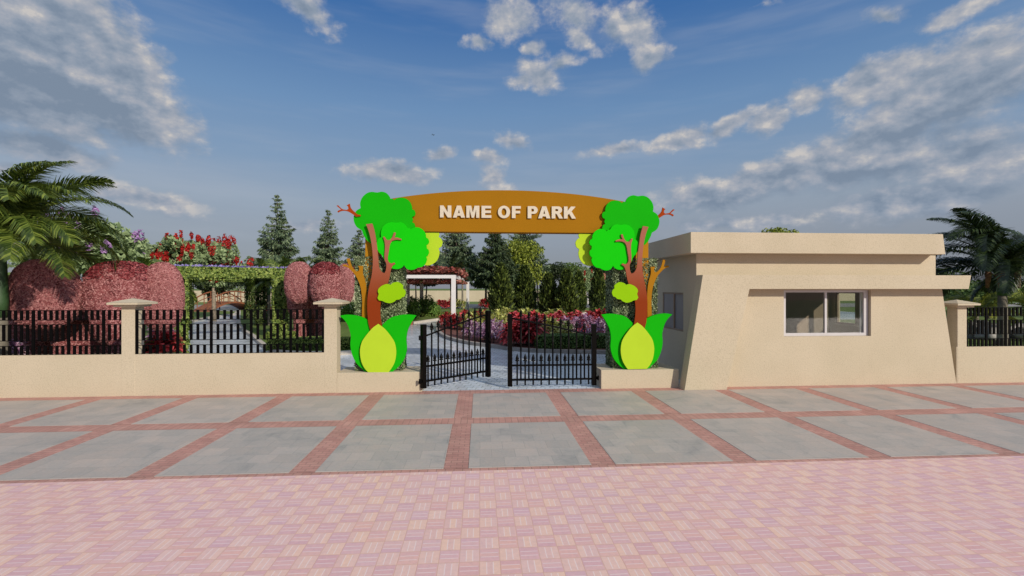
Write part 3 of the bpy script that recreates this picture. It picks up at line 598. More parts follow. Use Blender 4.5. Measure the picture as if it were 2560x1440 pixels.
# lettering, each letter cut by hand as its own outline on a 205-unit-high body
def arc(cx, cy, rx, ry, a0, a1, n=14): return [(cx + rx * math.cos(R(a0 + (a1 - a0) * i / n)), cy + ry * math.sin(R(a0 + (a1 - a0) * i / n))) for i in range(n + 1)]
LET = [
 ('N', 133, 325, [[(0, 0), (62, 0), (62, 110), (132, 0), (192, 0), (192, 203), (130, 203), (130, 92), (60, 203), (0, 203)]]),
 ('A', 350, 556, [[(0, 0), (66, 0), (76, 33), (130, 33), (140, 0), (206, 0), (138, 203), (68, 203)], [(88, 76), (118, 76), (103, 140)]]),
 ('M', 578, 797, [[(0, 0), (54, 0), (54, 138), (90, 0), (130, 0), (165, 138), (165, 0), (219, 0), (219, 203), (137, 203), (110, 90), (82, 203), (0, 203)]]),
 ('E', 833, 1001, [[(0, 0), (168, 0), (168, 45), (62, 45), (62, 82), (158, 82), (158, 124), (62, 124), (62, 160), (164, 160), (164, 203), (0, 203)]]),
 ('O', 1110, 1315, [arc(102.5, 101.5, 102.5, 106, 0, 352, 36), arc(102.5, 101.5, 42, 62, 0, 352, 28)]),
 ('F', 1345, 1496, [[(0, 0), (62, 0), (62, 80), (140, 80), (140, 122), (62, 122), (62, 158), (151, 158), (151, 203), (0, 203)]]),
 ('P', 1612, 1782, [[(0, 0), (62, 0), (62, 74)] + [(90, 74)] + arc(102, 138.5, 67, 64.5, -85, 85, 16) + [(90, 203), (0, 203)], [(62, 112)] + arc(86, 136, 22, 24, -88, 88, 10) + [(62, 160)]]),
 ('A', 1788, 1994, [[(0, 0), (66, 0), (76, 33), (130, 33), (140, 0), (206, 0), (138, 203), (68, 203)], [(88, 76), (118, 76), (103, 140)]]),
 ('R', 2017, 2207, [[(0, 0), (61, 0), (61, 82), (70, 82), (88, 70), (126, 0), (190, 0), (148, 70), (130, 88)] + arc(112, 144, 62, 59, -62, 88, 14) + [(100, 203), (0, 203)], [(61, 122)] + arc(90, 141, 20, 19, -88, 88, 10) + [(61, 160)]]),
 ('K', 2222, 2425, [[(0, 0), (62, 0), (62, 55), (88, 83), (134, 0), (203, 0), (128, 122), (198, 203), (118, 203), (62, 132), (62, 203), (0, 203)]]),
]
def LC(u, v): return (1080 + u * .148437, 480 + v * .148437)
for ch, u0, u1, loops in LET:
    base = lambda u: 425 + (u - 133) * (445 - 425) / (2425 - 133)
    lps = [plane([(u0 + x, base(u0 + x) - y) for x, y in lp], 10.08, LC) for lp in loops]
    o = cut('letter', lps, 10.08, 10.119, M['letters'], nb, .002); o['label'] = 'cream raised capital letter ' + ch
fix(nb)

# ------------------------------------------------------------------ hedge pillars
def hedge_box(name, x0, x1, y0, y1, z0, z1, n, size, m, label, cat, group=None, faces='fblrt', core=None, rz=0, asp=.55):
    cx, cy = (x0 + x1) / 2, (y0 + y1) / 2
    root = empty(name, label, cat, (cx, cy, z0), rz, group)
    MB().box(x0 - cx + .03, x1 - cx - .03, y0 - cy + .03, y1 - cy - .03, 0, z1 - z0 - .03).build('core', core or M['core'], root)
    P, Nn = box_samples(x0 - cx, x1 - cx, y0 - cy, y1 - cy, 0, z1 - z0, n, faces)
    P = P - Nn * rng.uniform(0, .035, (len(P), 1))
    V, Fq = scatter(P, Nn, size, asp, .6, .35); npmesh('foliage', V, Fq, m, root); return root
hedge_box('hedge_pillar', -2.675, -1.66, 10.11, 10.58, .42, 2.87, 24000, .05, M['hedge'], 'square clipped hedge pillar behind the left tree sign', 'hedge', core=M['core2'])
hedge_box('hedge_pillar', 2.955, 3.97, 10.11, 10.72, .406, 2.87, 26000, .05, M['hedge'], 'square clipped hedge pillar behind the right tree sign', 'hedge', core=M['core2'])

# ------------------------------------------------------------------ gates
def spear(m, x, z, s=1.0, r=.010):
    def ring(zz, rr): return (x, 0, zz), rr
    prof = [(0, r), (.004, .036), (.020, .044), (.032, .022), (.050, .034), (.085, .026), (.12, .012), (.15, .002)]
    m.tube([(x, 0, z + a * s) for a, b in prof], [b * s for a, b in prof], 8)
def gate(label, loc, ang, L, flip):
    g = empty('gate_leaf', label, 'gate', loc, ang, group='black iron gate leaves between the tree signs')
    sx = -1 if flip else 1
    def X(s): return sx * s
    def bx(m, a, b, y0, y1, z0, z1): m.box(min(X(a), X(b)), max(X(a), X(b)), y0, y1, z0, z1)
    m = MB(); bx(m, 0, .10, -.05, .05, .045, 1.40); m.build('post', M['iron_gate'], g, bevel=.004)
    m = MB(); bx(m, L - .10, L, -.05, .05, .045, 1.63); m.build('post', M['iron_gate'], g, bevel=.004)
    for z in (.185, .50):
        m = MB(); bx(m, .10, L - .10, -.02, .02, z - .019, z + .019); m.build('rail', M['iron_gate'], g)
    def zt(s): f = (s - .1) / (L - .2); return 1.15 + .385 * (f * 1.12 - .12 * f * f * f) * .985
    pts = [.1 + (L - .2) * k / 14 for k in range(15)]
    m = MB(); m.tube([(X(s), 0, zt(s)) for s in pts], .019, 8); m.build('rail', M['iron_gate'], g, smooth=True)
    n = 10; step = (L - .2) / n
    for k in range(n):
        s = .1 + step * (k + .38); m = MB(); m.tube([(X(s), 0, .065), (X(s), 0, .60)], .0185, 8); spear(m, X(s), .59, 1.12); m.build('picket', M['iron_gate'], g, smooth=True)
    for k in range(n - 1):
        s = .1 + step * (k + .92); m = MB(); m.tube([(X(s), 0, .165), (X(s), 0, zt(s) + .09)], .0185, 8); spear(m, X(s), zt(s) + .08, 1.12); m.build('picket', M['iron_gate'], g, smooth=True)
    for z in (1.12, .20):
        m = MB(); bx(m, -.055, -.001, -.02, .02, z - .03, z + .03); m.tube([(X(-.045), 0, z - .05), (X(-.045), 0, z + .05)], .018, 8); m.build('hinge', M['iron'], g)
    return g
gate('right gate leaf of black iron spear pickets, standing closed', (2.575, 10.12, 0), 0, 1.97, True)
ang = math.atan2(11.12 - 9.87, .235 + 1.24)
gate('left gate leaf of black iron spear pickets, swung open into the garden', (-1.235, 9.875, .03), ang, 1.92, False)

# ------------------------------------------------------------------ plant builders
def frond_mesh(L, up, droop, nl, ll, w, seedv, twist=0.0):
    """one feather leaf in its own frame: leaves the crown along +x, arching over"""
    r = np.random.default_rng(seedv); K = 16; pts = []; x = z = 0.0; a = up
    for i in range(K + 1):
        pts.append((x, 0, z)); st = L / K; x += math.cos(a) * st; z += math.sin(a) * st; a -= droop / K * (0.5 + 1.1 * i / K)
    pts = np.array(pts); T = norm(np.gradient(pts, axis=0)); Vs = []; Fs = []
    t = np.linspace(.10, .995, nl); idx = t * K; i0 = np.minimum(idx.astype(int), K - 1); fr = (idx - i0)[:, None]
    P = pts[i0] * (1 - fr) + pts[i0 + 1] * fr; D = T[i0]; side = np.tile([[0, 1.0, 0]], (nl, 1)); upv = norm(np.cross(D, side))
    for s in (-1, 1):
        fl = ll * (np.sin(np.pi * np.clip(t * .86 + .12, 0, 1)) ** .7)[:, None] * r.uniform(.85, 1.12, (nl, 1))
        fwd = (.45 + .75 * t)[:, None]
        dirn = norm(side * s + D * fwd - upv * 0 + np.array([0, 0, .18]) + r.normal(size=(nl, 3)) * .07)
        p1 = P + dirn * fl * .5; dirn2 = norm(dirn + np.array([0, 0, -.75]) * r.uniform(.6, 1.3, (nl, 1))); p2 = p1 + dirn2 * fl * .5
        wv = norm(np.cross(dirn, upv) + upv * .25) * w
        q = [P + wv * .35, P - wv * .35, p1 - wv * .5, p1 + wv * .5, p2]
        base = np.stack(q, 1).reshape(-1, 3); k = np.arange(nl) * 5
        Vs.append(base); Fs.append(np.stack([k, k + 1, k + 2, k + 3], 1)); Fs.append(np.stack([k + 3, k + 2, k + 4, k + 4], 1))
    V = np.concatenate(Vs); n2 = nl * 5
    F4 = np.concatenate([Fs[0], Fs[2] + n2]); F3 = np.concatenate([Fs[1], Fs[3] + n2])[:, :3]
    verts = [tuple(v) for v in V]; faces = [tuple(f) for f in F4] + [tuple(f) for f in F3]
    mb = MB(); mb.tube([tuple(p) for p in pts], [.022 * (1 - .8 * i / K) * L / 2.4 for i in range(K + 1)], 5); k = len(mb.v); mb.v += verts; mb.f += [tuple(i + k for i in f) for f in faces]
    me = bpy.data.meshes.new('frond'); me.from_pydata(mb.v, [], mb.f); return me
FR = {}
def frond_set(key, L, m, nl=60, ll=.6, w=.035):
    if key in FR: return FR[key]
    out = []
    for i, (up, dr) in enumerate(((1.25, 1.3), (1.0, 1.9), (.75, 2.0), (.45, 1.9), (.15, 1.5), (1.1, 2.5))):
        me = frond_mesh(L * (1, 1.05, 1.05, 1, .92, 1.0)[i], up, dr, nl, ll, w, 50 + i); me.materials.append(m); out.append(me)
    FR[key] = out; return out
def palm(label, loc, H, L, key, m, n=15, trunk_r=.12, nl=60, ll=.6, w=.035, group=None, seedv=1, shaft=True, fruit=False, az0=0.0, az_list=None, sf=.30):
    root = empty('palm_tree', label, 'palm tree', loc, 0, group); r = random.Random(seedv); fs = frond_set(key, L, m, nl, ll, w)
    hs = H * sf if shaft else 0
    t = MB(); t.tube([(0, 0, -.02), (0, 0, H * .1), (.01, 0, H * .4), (0, 0, H - hs)], [trunk_r * 1.5, trunk_r * 1.15, trunk_r, trunk_r * .95], 14); t.build('trunk', M['ptrunk'], root, smooth=True)
    if shaft:
        s = MB(); s.tube([(0, 0, H - hs), (0, 0, H - hs * .8), (0, 0, H - hs * .3), (0, 0, H + .05)], [trunk_r * 1.0, trunk_r * 1.15, trunk_r * .85, trunk_r * .4], 14); s.build('crownshaft', M['shaft'], root, smooth=True)
    if fruit:
        for a in (2.6, 3.7, 5.2):
            f_ = MB(); f_.tube([(math.cos(a) * .12, math.sin(a) * .12, H - .35), (math.cos(a) * .38, math.sin(a) * .38, H - .15), (math.cos(a) * .42, math.sin(a) * .42, H - .75)], [.04, .13, .05], 8); f_.build('flower_stalk', M['dirtw'], root, smooth=True)
    for i in range(n):
        a = az_list[i] if az_list and i < len(az_list) else az0 + i * 2.399 + r.uniform(-.15, .15)
        k = min(5, int(i / n * 5.2)); me = fs[k if k < 5 else 5]
        o = bpy.data.objects.new('frond', me); link(o, root); o.location = (math.cos(a) * trunk_r * .4, math.sin(a) * trunk_r * .4, H - .02); o.rotation_euler = (r.uniform(-.35, .35), r.uniform(-.08, .08), a)
    return root

def ellipsoid_clumps(cs, n, size, asp=.5, lift=.5, droop=.2):
    """leaves on and inside a set of lumpy ellipsoids (cx,cy,cz,rx,ry,rz)"""
    vol = np.array([c[3] * c[4] + c[4] * c[5] + c[3] * c[5] for c in cs]); parts = []
    for c, k in zip(cs, (n * vol / vol.sum()).astype(int)):
        if k < 1: continue
        d = norm(rng.normal(size=(k, 3))); rad = rng.uniform(.55, 1.05, (k, 1)) ** .6
        P = d * rad * np.array(c[3:6]) + np.array(c[0:3]); parts.append(scatter(P, d, size, asp, lift, droop))
    return join(parts)
def tree(name, label, cat, loc, H, crown, m, bark, nleaf=4500, size=.22, trunk_h=None, r0=.16, group=None, seedv=3, limbs=6, blossom=None, bm=None, bs=.12, nclump=26, multi=0):
    root = empty(name, label, cat, loc, 0, group); r = random.Random(seedv); rx, ry, rz = crown; th = trunk_h or H - rz * 1.6; cz = H - rz
    t = MB(); starts = [(0, 0)] if not multi else [(r.uniform(-.15, .15), r.uniform(-.15, .15)) for _ in range(multi)]
    for j, (ax, ay) in enumerate(starts):
        ox, oy = (ax * 5, ay * 5) if multi else (r.uniform(-.15, .15), r.uniform(-.1, .1))
        t.tube([(ax, ay, -.05), (ax + ox * .2, ay + oy * .2, th * .5), (ax + ox, ay + oy, th)], [r0, r0 * .75, r0 * .6], 8)
        for k in range(limbs if not multi else 2):
            a = k * 2.4 + j; e = (ox + math.cos(a) * rx * .6, oy + math.sin(a) * ry * .6, cz + r.uniform(-.3, .5) * rz)
            t.tube([(ax + ox, ay + oy, th * .96), ((ax + ox + e[0]) / 2, (ay + oy + e[1]) / 2, th + (e[2] - th) * .35), e], [r0 * .5, r0 * .32, r0 * .1], 6)
    t.build('trunk', bark, root, smooth=True)
    cs = []
    for k in range(nclump):
        d = Vector((r.gauss(0, 1), r.gauss(0, 1), r.gauss(0, 1))).normalized() * (r.random() ** .4) * .78
        s = r.uniform(.22, .38); cs.append((d.x * rx, d.y * ry, cz + d.z * rz, rx * s, ry * s, rz * s * .8))
    V, Fq = ellipsoid_clumps(cs, nleaf, size); npmesh('crown', V, Fq, m, root)
    if blossom:
        bc = []
        for k in range(blossom):
            c = cs[r.randrange(len(cs))]; a = r.uniform(0, 6.28); bc.append((c[0] + math.cos(a) * c[3] * .8, c[1] - abs(math.sin(a)) * c[4] * .9, c[2] + c[5] * r.uniform(.5, 1.7), rx * .045, rx * .045, rz * .17))
        V, Fq = ellipsoid_clumps(bc, blossom * 60, bs, .8); npmesh('blossom', V, Fq, bm, root)
    return root

def spruce_proto(H, Rb, n, m, seedv, dens=1.0, gap=True):
    """whorls of drooping boughs hung with needle sprays"""
    r = np.random.default_rng(seedv); P = []; D = []; L = []; limbs = MB()
    levels = 22 if gap else 30
    for i in range(levels):
        f = i / (levels - 1); z = H * (.34 + .64 * f) if gap else H * (.30 + .67 * f); rad = Rb * (1 - f) ** .92 * r.uniform(.70, 1.22) + .14
        nb_ = max(5, int(11 * (1 - f) + 4))
        for b in range(nb_):
            a = r.uniform(0, 6.283); rr = rad * r.uniform(.72, 1.12); ca, sa = math.cos(a), math.sin(a); K = max(5, int(rr * 9 * dens))
            limbs.tube([(0, 0, z), (ca * rr * .55, sa * rr * .55, z - rr * .10), (ca * rr, sa * rr, z - rr * .02)], [.035 * (1 - f) + .01, .02, .006], 4, cap=False)
            for k in range(K):
                t = (k + 1) / K; px = ca * rr * t; py = sa * rr * t; pz = z - rr * (.38 * t * (1 - t) * 1.6) + (.05 * t)
                w = rr * .22 * (1.15 - t)
                for q in range(5):
                    o = r.normal() * w
                    P.append((px - sa * o, py + ca * o, pz + r.normal() * .04)); D.append((ca * .55 + r.normal() * .3 - sa * o * .8, sa * .55 + r.normal() * .3 + ca * o * .8, -r.uniform(.25, 1.1))); L.append(r.uniform(.28, .55) * (1 - .45 * f))
    P = np.array(P); D = np.array(D); L = np.array(L)
    V, Fq = leafverts(P, D, norm(r.normal(size=P.shape)), L, L * .26); return V, Fq, limbs
def spruce(label, loc, H, Rb, seedv, m=None, dens=1.0, gap=True, group='spruces across the back of the garden'):
    root = empty('spruce_tree', label, 'spruce tree', loc, 0, group); V, Fq, limbs = spruce_proto(H, Rb, 0, m, seedv, dens, gap)
    limbs.tube([(0, 0, -.05), (0, 0, H * .5), (0, 0, H * .99)], [.20, .12, .015], 8); limbs.build('trunk', M['bark'], root); npmesh('crown', V, Fq, m or M['spruce'], root)
    return root

# ------------------------------------------------------------------ trees and palms
def at(px, Y): return (sl(px) * Y, Y, 0)
def ztop(py, Y, px):
    a = (px - 1280) / F_PX; return CAM_H + (HOR - py) / F_PX * Y / (math.cos(YAW) - a * math.sin(YAW))
for i, (px, py, Y, rb, lab, mm, gp) in enumerate([
        (693, 483, 45, 2.5, 'tallest spruce with open drooping boughs, left of the gate behind the ivy arch', M['spruce'], True),
        (820, 521, 48, 2.15, 'slimmer spruce behind the smaller pink elephant topiary', M['spruce'], True),
        (897, 572, 50, 2.3, 'spruce half hidden behind the left tree sign', M['spruce'], True),
        (1140, 515, 50, 2.9, 'open spruce rising over the white pergola, seen under the name board', M['spruce'], True),
        (1238, 545, 47, 2.4, 'dense dark spruce in the middle of the gateway', M['spruced'], False),
        (1312, 510, 52, 2.9, 'open spruce seen under the name board beside the right tree sign', M['spruce'], True)]):
    spruce(lab, at(px, Y), ztop(py, Y, px), rb, 20 + i, mm, 1.0 if gp else 1.5, gp)
# conical cypress bushes in the bed
for i, (px, py, Y, wpx, lab) in enumerate([(1252, 660, 35, 29, 'leftmost and broadest conical cypress bush in the flower bed'), (1312, 666, 36, 27, 'second conical cypress bush from the left in the flower bed'), (1372, 686, 35, 23, 'shortest conical cypress bush, behind the middle of the right gate leaf'),
                                           (1417, 676, 34, 24, 'conical cypress bush overlapping a slimmer one behind it'), (1447, 679, 42, 16, 'slim far cypress bush beside the red flowering tree'), (1496, 674, 36, 20, 'dark cypress bush in front of the gazebo')]):
    H = ztop(py, Y, px); rb = wpx / F_PX * Y * .94; root = empty('cypress_bush', lab, 'bush', at(px, Y), 0, 'conical cypress bushes')
    n = 5200; f = rng.random(n) ** .8; a = rng.uniform(0, 6.283, n); prof = np.interp(f, [0, .12, .35, .7, .9, 1], [.72, .95, 1.0, .62, .30, .04])
    lump = 1 + .16 * np.sin(a * 5 + f * 17 + i) + .10 * np.sin(a * 3 - f * 29); rr = rb * prof * lump * rng.uniform(.72, 1.04, n)
    P = np.stack([np.cos(a) * rr, np.sin(a) * rr, .05 + f * H * .95], 1); D = np.stack([np.cos(a) * .55, np.sin(a) * .55, np.full(n, 1.0)], 1) + rng.normal(size=(n, 3)) * .3
    Lh = rng.uniform(.22, .42, n); V, Fq = leafverts(P, D, norm(rng.normal(size=(n, 3)) + np.stack([np.cos(a), np.sin(a), a * 0], 1)), Lh, Lh * .38)
    npmesh('foliage', V, Fq, M['cyp'], root); MB().tube([(0, 0, 0), (0, 0, H * .3), (0, 0, H * .6), (0, 0, H * .9)], [rb * .55, rb * .7, rb * .4, .03], 8).build('core', M['core'], root)

palm('large feather palm at the left edge in front of the pink elephant topiary', (sl(2) * 11.6, 11.6, 0), 3.35, 2.7, 'big', M['palm'], 34, .12, 120, .74, .026, seedv=5, az0=.6, sf=.55,
     az_list=[1.6, .9, 2.8, .3, -.2, .1, 3.6, -.75, 5.2, 1.3, .65, -.45, -.15, 2.2, -.95, -.35, .2, -1.5, 3.9, -.6])
palm('large dark feather palm behind the right railing beside the gatehouse', at(2506, 16.0), 2.95, 3.3, 'dark', M['palmd'], 26, .14, 110, .78, .034, seedv=9, fruit=True, az0=.3, sf=.35,
     az_list=[1.8, 2.7, 3.1, 3.5, 1.2, 2.9, .4, 2.4, 3.3, 5.0, 3.7, 2.6, 3.0, .2, 4.3, 2.2, 3.9, .9])
palm('dark feather palm cut off by the right edge of the view', at(2645, 16.5), 2.8, 2.7, 'dark', M['palmd'], 20, .14, seedv=12, az0=1.0)
for px, Y, H, lab, key, mm, L in [
        (400, 21, 2.3, 'small palm whose fronds rise between the larger elephant topiary and the ivy arch', 'sm', M['palm'], 1.9),
        (672, 27, 2.6, 'small palm behind the right side of the ivy arch', 'sm', M['palm'], 1.9), (712, 25, 2.55, 'small palm between the ivy arch and the smaller elephant topiary', 'sm', M['palm'], 1.9), (758, 30, 2.9, 'small palm behind the smaller elephant topiary', 'sm', M['palm'], 1.9),
        (1128, 36, 3.3, 'dark palm behind the front post of the white pergola', 'smd', M['palmd'], 2.3), (1156, 47, 4.0, 'dark palm behind the right end of the white pergola', 'smd', M['palmd'], 2.3),
        (2440, 19, 1.0, 'low yellowish palm behind the right railing beside the pier', 'smy', M['palmy'], 2.1), (2580, 21, 1.2, 'low yellowish palm at the right edge behind the railing', 'smy', M['palmy'], 2.1)]:
    palm(lab, at(px, Y), H, L, key, mm, 14, .09, 42, .45, .05, seedv=int(px), shaft=key != 'smy', group='smaller palms in the garden')

tree('flowering_tree', 'broad pale tree with mauve blossom behind the large left palm', 'tree', at(195, 24), 5.75, (2.9, 2.2, 1.7), M['treep'], M['barkl'], 9000, .28, seedv=4, blossom=46, bm=M['purf'], nclump=40)
tree('flowering_tree', 'smaller mauve flowering tree between the left elephant topiary and the red tree', 'tree', at(333, 30), 5.2, (1.8, 1.6, 1.2), M['treep'], M['barkl'], 5000, .28, seedv=14, blossom=26, bm=M['purf'])
tree('flowering_tree', 'pale tree with spikes of scarlet blossom above the left elephant topiary', 'tree', at(445, 30), 5.7, (1.7, 1.5, 1.35), M['treep'], M['barkl'], 4200, .26, seedv=6, blossom=60, bm=M['redf'])
tree('flowering_tree', 'pale scarlet-flowering tree directly above the ivy arch', 'tree', at(535, 32), 5.7, (2.7, 1.9, 1.75), M['treep'], M['barkl'], 5200, .26, seedv=8, blossom=90, bm=M['redf'])
tree('tree', 'dark tree with thick forked trunk seen through the ivy arch', 'tree', at(527, 46), 3.6, (2.2, 2.0, 1.1), M['treed'], M['bark'], 3500, .3, seedv=31, r0=.32, trunk_h=1.9, blossom=6, bm=M['purf'])
tree('tree', 'thin many-stemmed tree against the back wall, seen through the ivy arch', 'tree', at(592, 62), 5.2, (2.4, 2.0, 1.7), M['treep'], M['barkl'], 3000, .3, seedv=33, r0=.07, multi=6, trunk_h=2.3)
tree('tree', 'yellow-green round tree behind the cypress bushes in the gateway', 'tree', at(1292, 50), 8.4, (3.3, 2.6, 3.4), M['treey'], M['bark'], 9000, .26, seedv=35, nclump=50)
tree('tree', 'dark green bushy tree beside the dense spruce in the gateway', 'tree', at(1215, 53), 6.6, (1.7, 1.5, 1.9), M['treey'], M['bark'], 5000, .26, seedv=36, nclump=40)
for px, Y, H, rx, lab, mm in [(1385, 58, 5.6, 2.7, 'dark low-crowned tree behind the shortest cypress bush', 'treed'), (1345, 60, 5.2, 1.8, 'thin-trunked dark tree between the second and third cypress bushes', 'treed'),
                              (1430, 62, 5.8, 2.6, 'mid green tree behind the overlapping cypress bushes', 'tree'), (1500, 60, 6.3, 3.2, 'broad dark tree behind the gazebo roof', 'treed'), (1065, 56, 4.4, 2.3, 'dark tree seen between the pergola posts', 'treed'), (1040, 60, 5.0, 2.6, 'dark tree behind the left posts of the pergola', 'treed'),
                              (60, 34, 3.6, 3.2, 'dark tree behind the trunk of the large left palm', 'tree'), (770, 44, 4.2, 2.4, 'dark tree between the two left spruces', 'treed'), (720, 40, 3.9, 1.7, 'dark low tree beside the right column of the ivy arch', 'treed'), (635, 50, 3.8, 2.6, 'dark tree behind the right columns of the ivy arch', 'treed')]:
    tree('tree', lab, 'tree', at(px, Y), H, (rx * .85, rx * .7, H * .24), M[mm], M['bark'], 3800, .27, seedv=int(px), r0=.12, nclump=34, group='background trees')
tree('flowering_tree', 'small tree with orange-red blossom beside the gazebo', 'tree', at(1462, 48), 4.4, (1.7, 1.4, 1.5), M['treep'], M['bark'], 2600, .24, seedv=41, blossom=16, bm=M['redf'])
tree('tree', 'round-topped tree showing above the gatehouse roof', 'tree', at(1948, 30), ztop(556, 30, 1948), (1.35, 1.3, 1.6), M['treey'], M['bark'], 6000, .20, seedv=44, nclump=36)
for px, Y, rx, H, lab in [(2350, 34, 2.5, 4.0, 'dark bushy tree behind the gatehouse corner'), (2470, 30, 3.0, 3.0, 'bushy green thicket tree behind the right palm'), (2590, 32, 3.0, 3.2, 'green tree at the right edge behind the palms')]:
    tree('tree', lab, 'tree', at(px, Y), H, (rx, rx * .8, H * .4), M['tree'], M['bark'], 3600, .25, trunk_h=H * .3, seedv=int(px), nclump=34, group='background trees')

# ------------------------------------------------------------------ elephant topiaries
def topiary(label, Y, blobs, ears, legs, trunk, tusks, n, size, body_y=0):
    base = blobs[0]; root = empty('elephant_topiary', label, 'topiary', (base[0], base[1], .1), group='pink elephant topiaries')
    def grow(name, bl, tubes, nn):
        t = MB()
        for (x, y, z, a, b, c) in bl:
            bm = bmesh.new(); bmesh.ops.create_icosphere(bm, subdivisions=3, radius=1); vs = [tuple(math.copysign(abs(q) ** .82, q) * s_ + o_ for q, s_, o_ in zip(v.co, (a, b, c), (x, y, z))) for v in bm.verts]; fs = [tuple(v.index for v in f.verts) for f in bm.faces]; bm.free(); t.add(vs, fs)
        for pts, rad in tubes: t.tube(pts, rad, 12)
        o = t.build(name, M['pinkcore'], root); md = o.modifiers.new('remesh', 'REMESH'); md.mode = 'VOXEL'; md.voxel_size = .07; md.use_smooth_shade = True
        sm = o.modifiers.new('smooth', 'SMOOTH'); sm.iterations = 6; sm.factor = .6
        P, Nn = obj_samples(o, nn); V, Fq = scatter(P, Nn, size, .5, .38, .3, .35)
        l = npmesh('leaves', V, Fq, M['pink'], o); return o
    grow('body', blobs, legs + [trunk], int(n * .6))
    for e in ears: grow('ear', [e], [], int(n * .2))
    hx, hy, hz, ha, hb, hc = blobs[1]                     # darker crimson leaves over the top of the head
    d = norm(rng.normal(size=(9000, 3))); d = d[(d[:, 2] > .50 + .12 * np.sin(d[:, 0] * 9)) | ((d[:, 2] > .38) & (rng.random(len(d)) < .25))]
    P = np.sign(d) * np.abs(d) ** .82 * np.array([ha, hb, hc]) * 1.02 + np.array([hx, hy, hz]); V, Fq = scatter(P, d, size * 1.15, .5, .5, .1, .4); npmesh('head_top_leaves', V, Fq, M['crimson'], root)
    for pts in tusks:
        MB().tube(pts, [.035 * (1 - .8 * i / (len(pts) - 1)) + .004 for i in range(len(pts))], 8).build('tusk', M['tusk'], root, smooth=True)
    fix(root)
    for c in root.children:
        pass
Yr = 19.4; X = lambda px, Y=Yr: sl(px) * Y
XS = lambda px, Y: sl(px) * Y
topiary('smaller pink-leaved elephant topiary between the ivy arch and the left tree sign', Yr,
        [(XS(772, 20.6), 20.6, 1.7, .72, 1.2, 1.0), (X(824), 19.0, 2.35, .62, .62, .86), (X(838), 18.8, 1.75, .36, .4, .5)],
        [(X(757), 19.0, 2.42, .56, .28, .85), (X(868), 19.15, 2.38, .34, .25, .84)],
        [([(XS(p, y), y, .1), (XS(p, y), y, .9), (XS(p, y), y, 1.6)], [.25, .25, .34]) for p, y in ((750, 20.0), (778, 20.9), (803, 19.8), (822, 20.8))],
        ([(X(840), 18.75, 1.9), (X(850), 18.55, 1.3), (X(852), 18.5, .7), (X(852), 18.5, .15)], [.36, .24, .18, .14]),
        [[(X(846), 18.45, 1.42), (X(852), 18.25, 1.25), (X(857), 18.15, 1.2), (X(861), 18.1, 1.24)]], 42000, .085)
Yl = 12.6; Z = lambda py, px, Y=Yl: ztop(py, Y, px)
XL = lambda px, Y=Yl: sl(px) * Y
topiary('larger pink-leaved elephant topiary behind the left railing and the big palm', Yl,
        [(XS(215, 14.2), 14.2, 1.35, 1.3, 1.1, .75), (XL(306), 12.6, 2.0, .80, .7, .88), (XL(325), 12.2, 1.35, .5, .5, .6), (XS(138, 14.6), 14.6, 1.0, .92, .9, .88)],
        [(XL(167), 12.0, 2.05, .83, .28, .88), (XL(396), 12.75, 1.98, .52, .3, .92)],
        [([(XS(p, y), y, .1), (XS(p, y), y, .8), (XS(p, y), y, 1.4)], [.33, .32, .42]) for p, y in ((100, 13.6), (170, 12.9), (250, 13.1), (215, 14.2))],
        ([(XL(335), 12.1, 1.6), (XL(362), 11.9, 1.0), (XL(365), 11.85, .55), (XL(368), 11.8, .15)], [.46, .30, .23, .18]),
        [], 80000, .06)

# ------------------------------------------------------------------ ivy arch, hedges
arch = empty('ivy_arch', 'long ivy-covered arbour of square columns with violet flowers along its top', 'arbour', (-10, 20, 0))
u = Vector((.87, .5, 0)).normalized(); v = Vector((-.5, .87, 0)); p0 = Vector((-8.5, 20.3, 0)); WD = 3.5
def ivybar(name, c, ax, hx, hy, z0, z1, n, mm=None, sz=.11):
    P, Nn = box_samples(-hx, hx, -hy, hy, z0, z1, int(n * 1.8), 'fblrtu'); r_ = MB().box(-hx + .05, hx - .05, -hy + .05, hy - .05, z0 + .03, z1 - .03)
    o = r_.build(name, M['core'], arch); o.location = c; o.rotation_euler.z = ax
    V, Fq = scatter(P, Nn, sz, .75, .5, .9, .4); npmesh('ivy', V, Fq, mm or M['ivy'], o)
aa = math.atan2(u.y, u.x)
for i, t in enumerate((0, 7.6, 15)):
    for side in (0, 1):
        c = p0 + v * t - u * WD * side
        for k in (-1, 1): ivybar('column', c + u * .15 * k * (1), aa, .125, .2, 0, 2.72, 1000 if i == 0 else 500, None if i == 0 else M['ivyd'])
for i, t in enumerate((0, 7.6, 15)): ivybar('beam', p0 + v * t - u * WD * .5, aa, WD / 2 + .35, .22, 2.66, 3.02, 2600 if i == 0 else 1200)
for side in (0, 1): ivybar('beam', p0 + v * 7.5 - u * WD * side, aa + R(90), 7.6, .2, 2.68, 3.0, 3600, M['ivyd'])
P, Nn = box_samples(-WD / 2 - .3, WD / 2 + .3, -.25, 15, 3.03, 3.08, 3800, 't'); keep = rng.random(len(P)) < (.45 + .5 * np.sin(P[:, 0] * 4.2) ** 2); V, Fq = scatter(P[keep], Nn[keep], .09, .9, .8, 0)
fl = npmesh('flowers', V, Fq, M['bluef'], arch); c = p0 - u * WD * .5; fl.location = c; fl.rotation_euler.z = aa
fix(arch)
hedge_box('ivy_box', -10.6, -9.55, 14.9, 15.9, .0, .55, 1400, .12, M['ivy'], 'low square ivy hedge in front of the left column of the arch', 'hedge')
hedge_box('low_hedge', -7.2, -4.2, 16.1, 16.6, .1, .5, 6000, .07, M['ivy'], 'low clipped hedge along the kerb in front of the smaller elephant topiary', 'hedge')
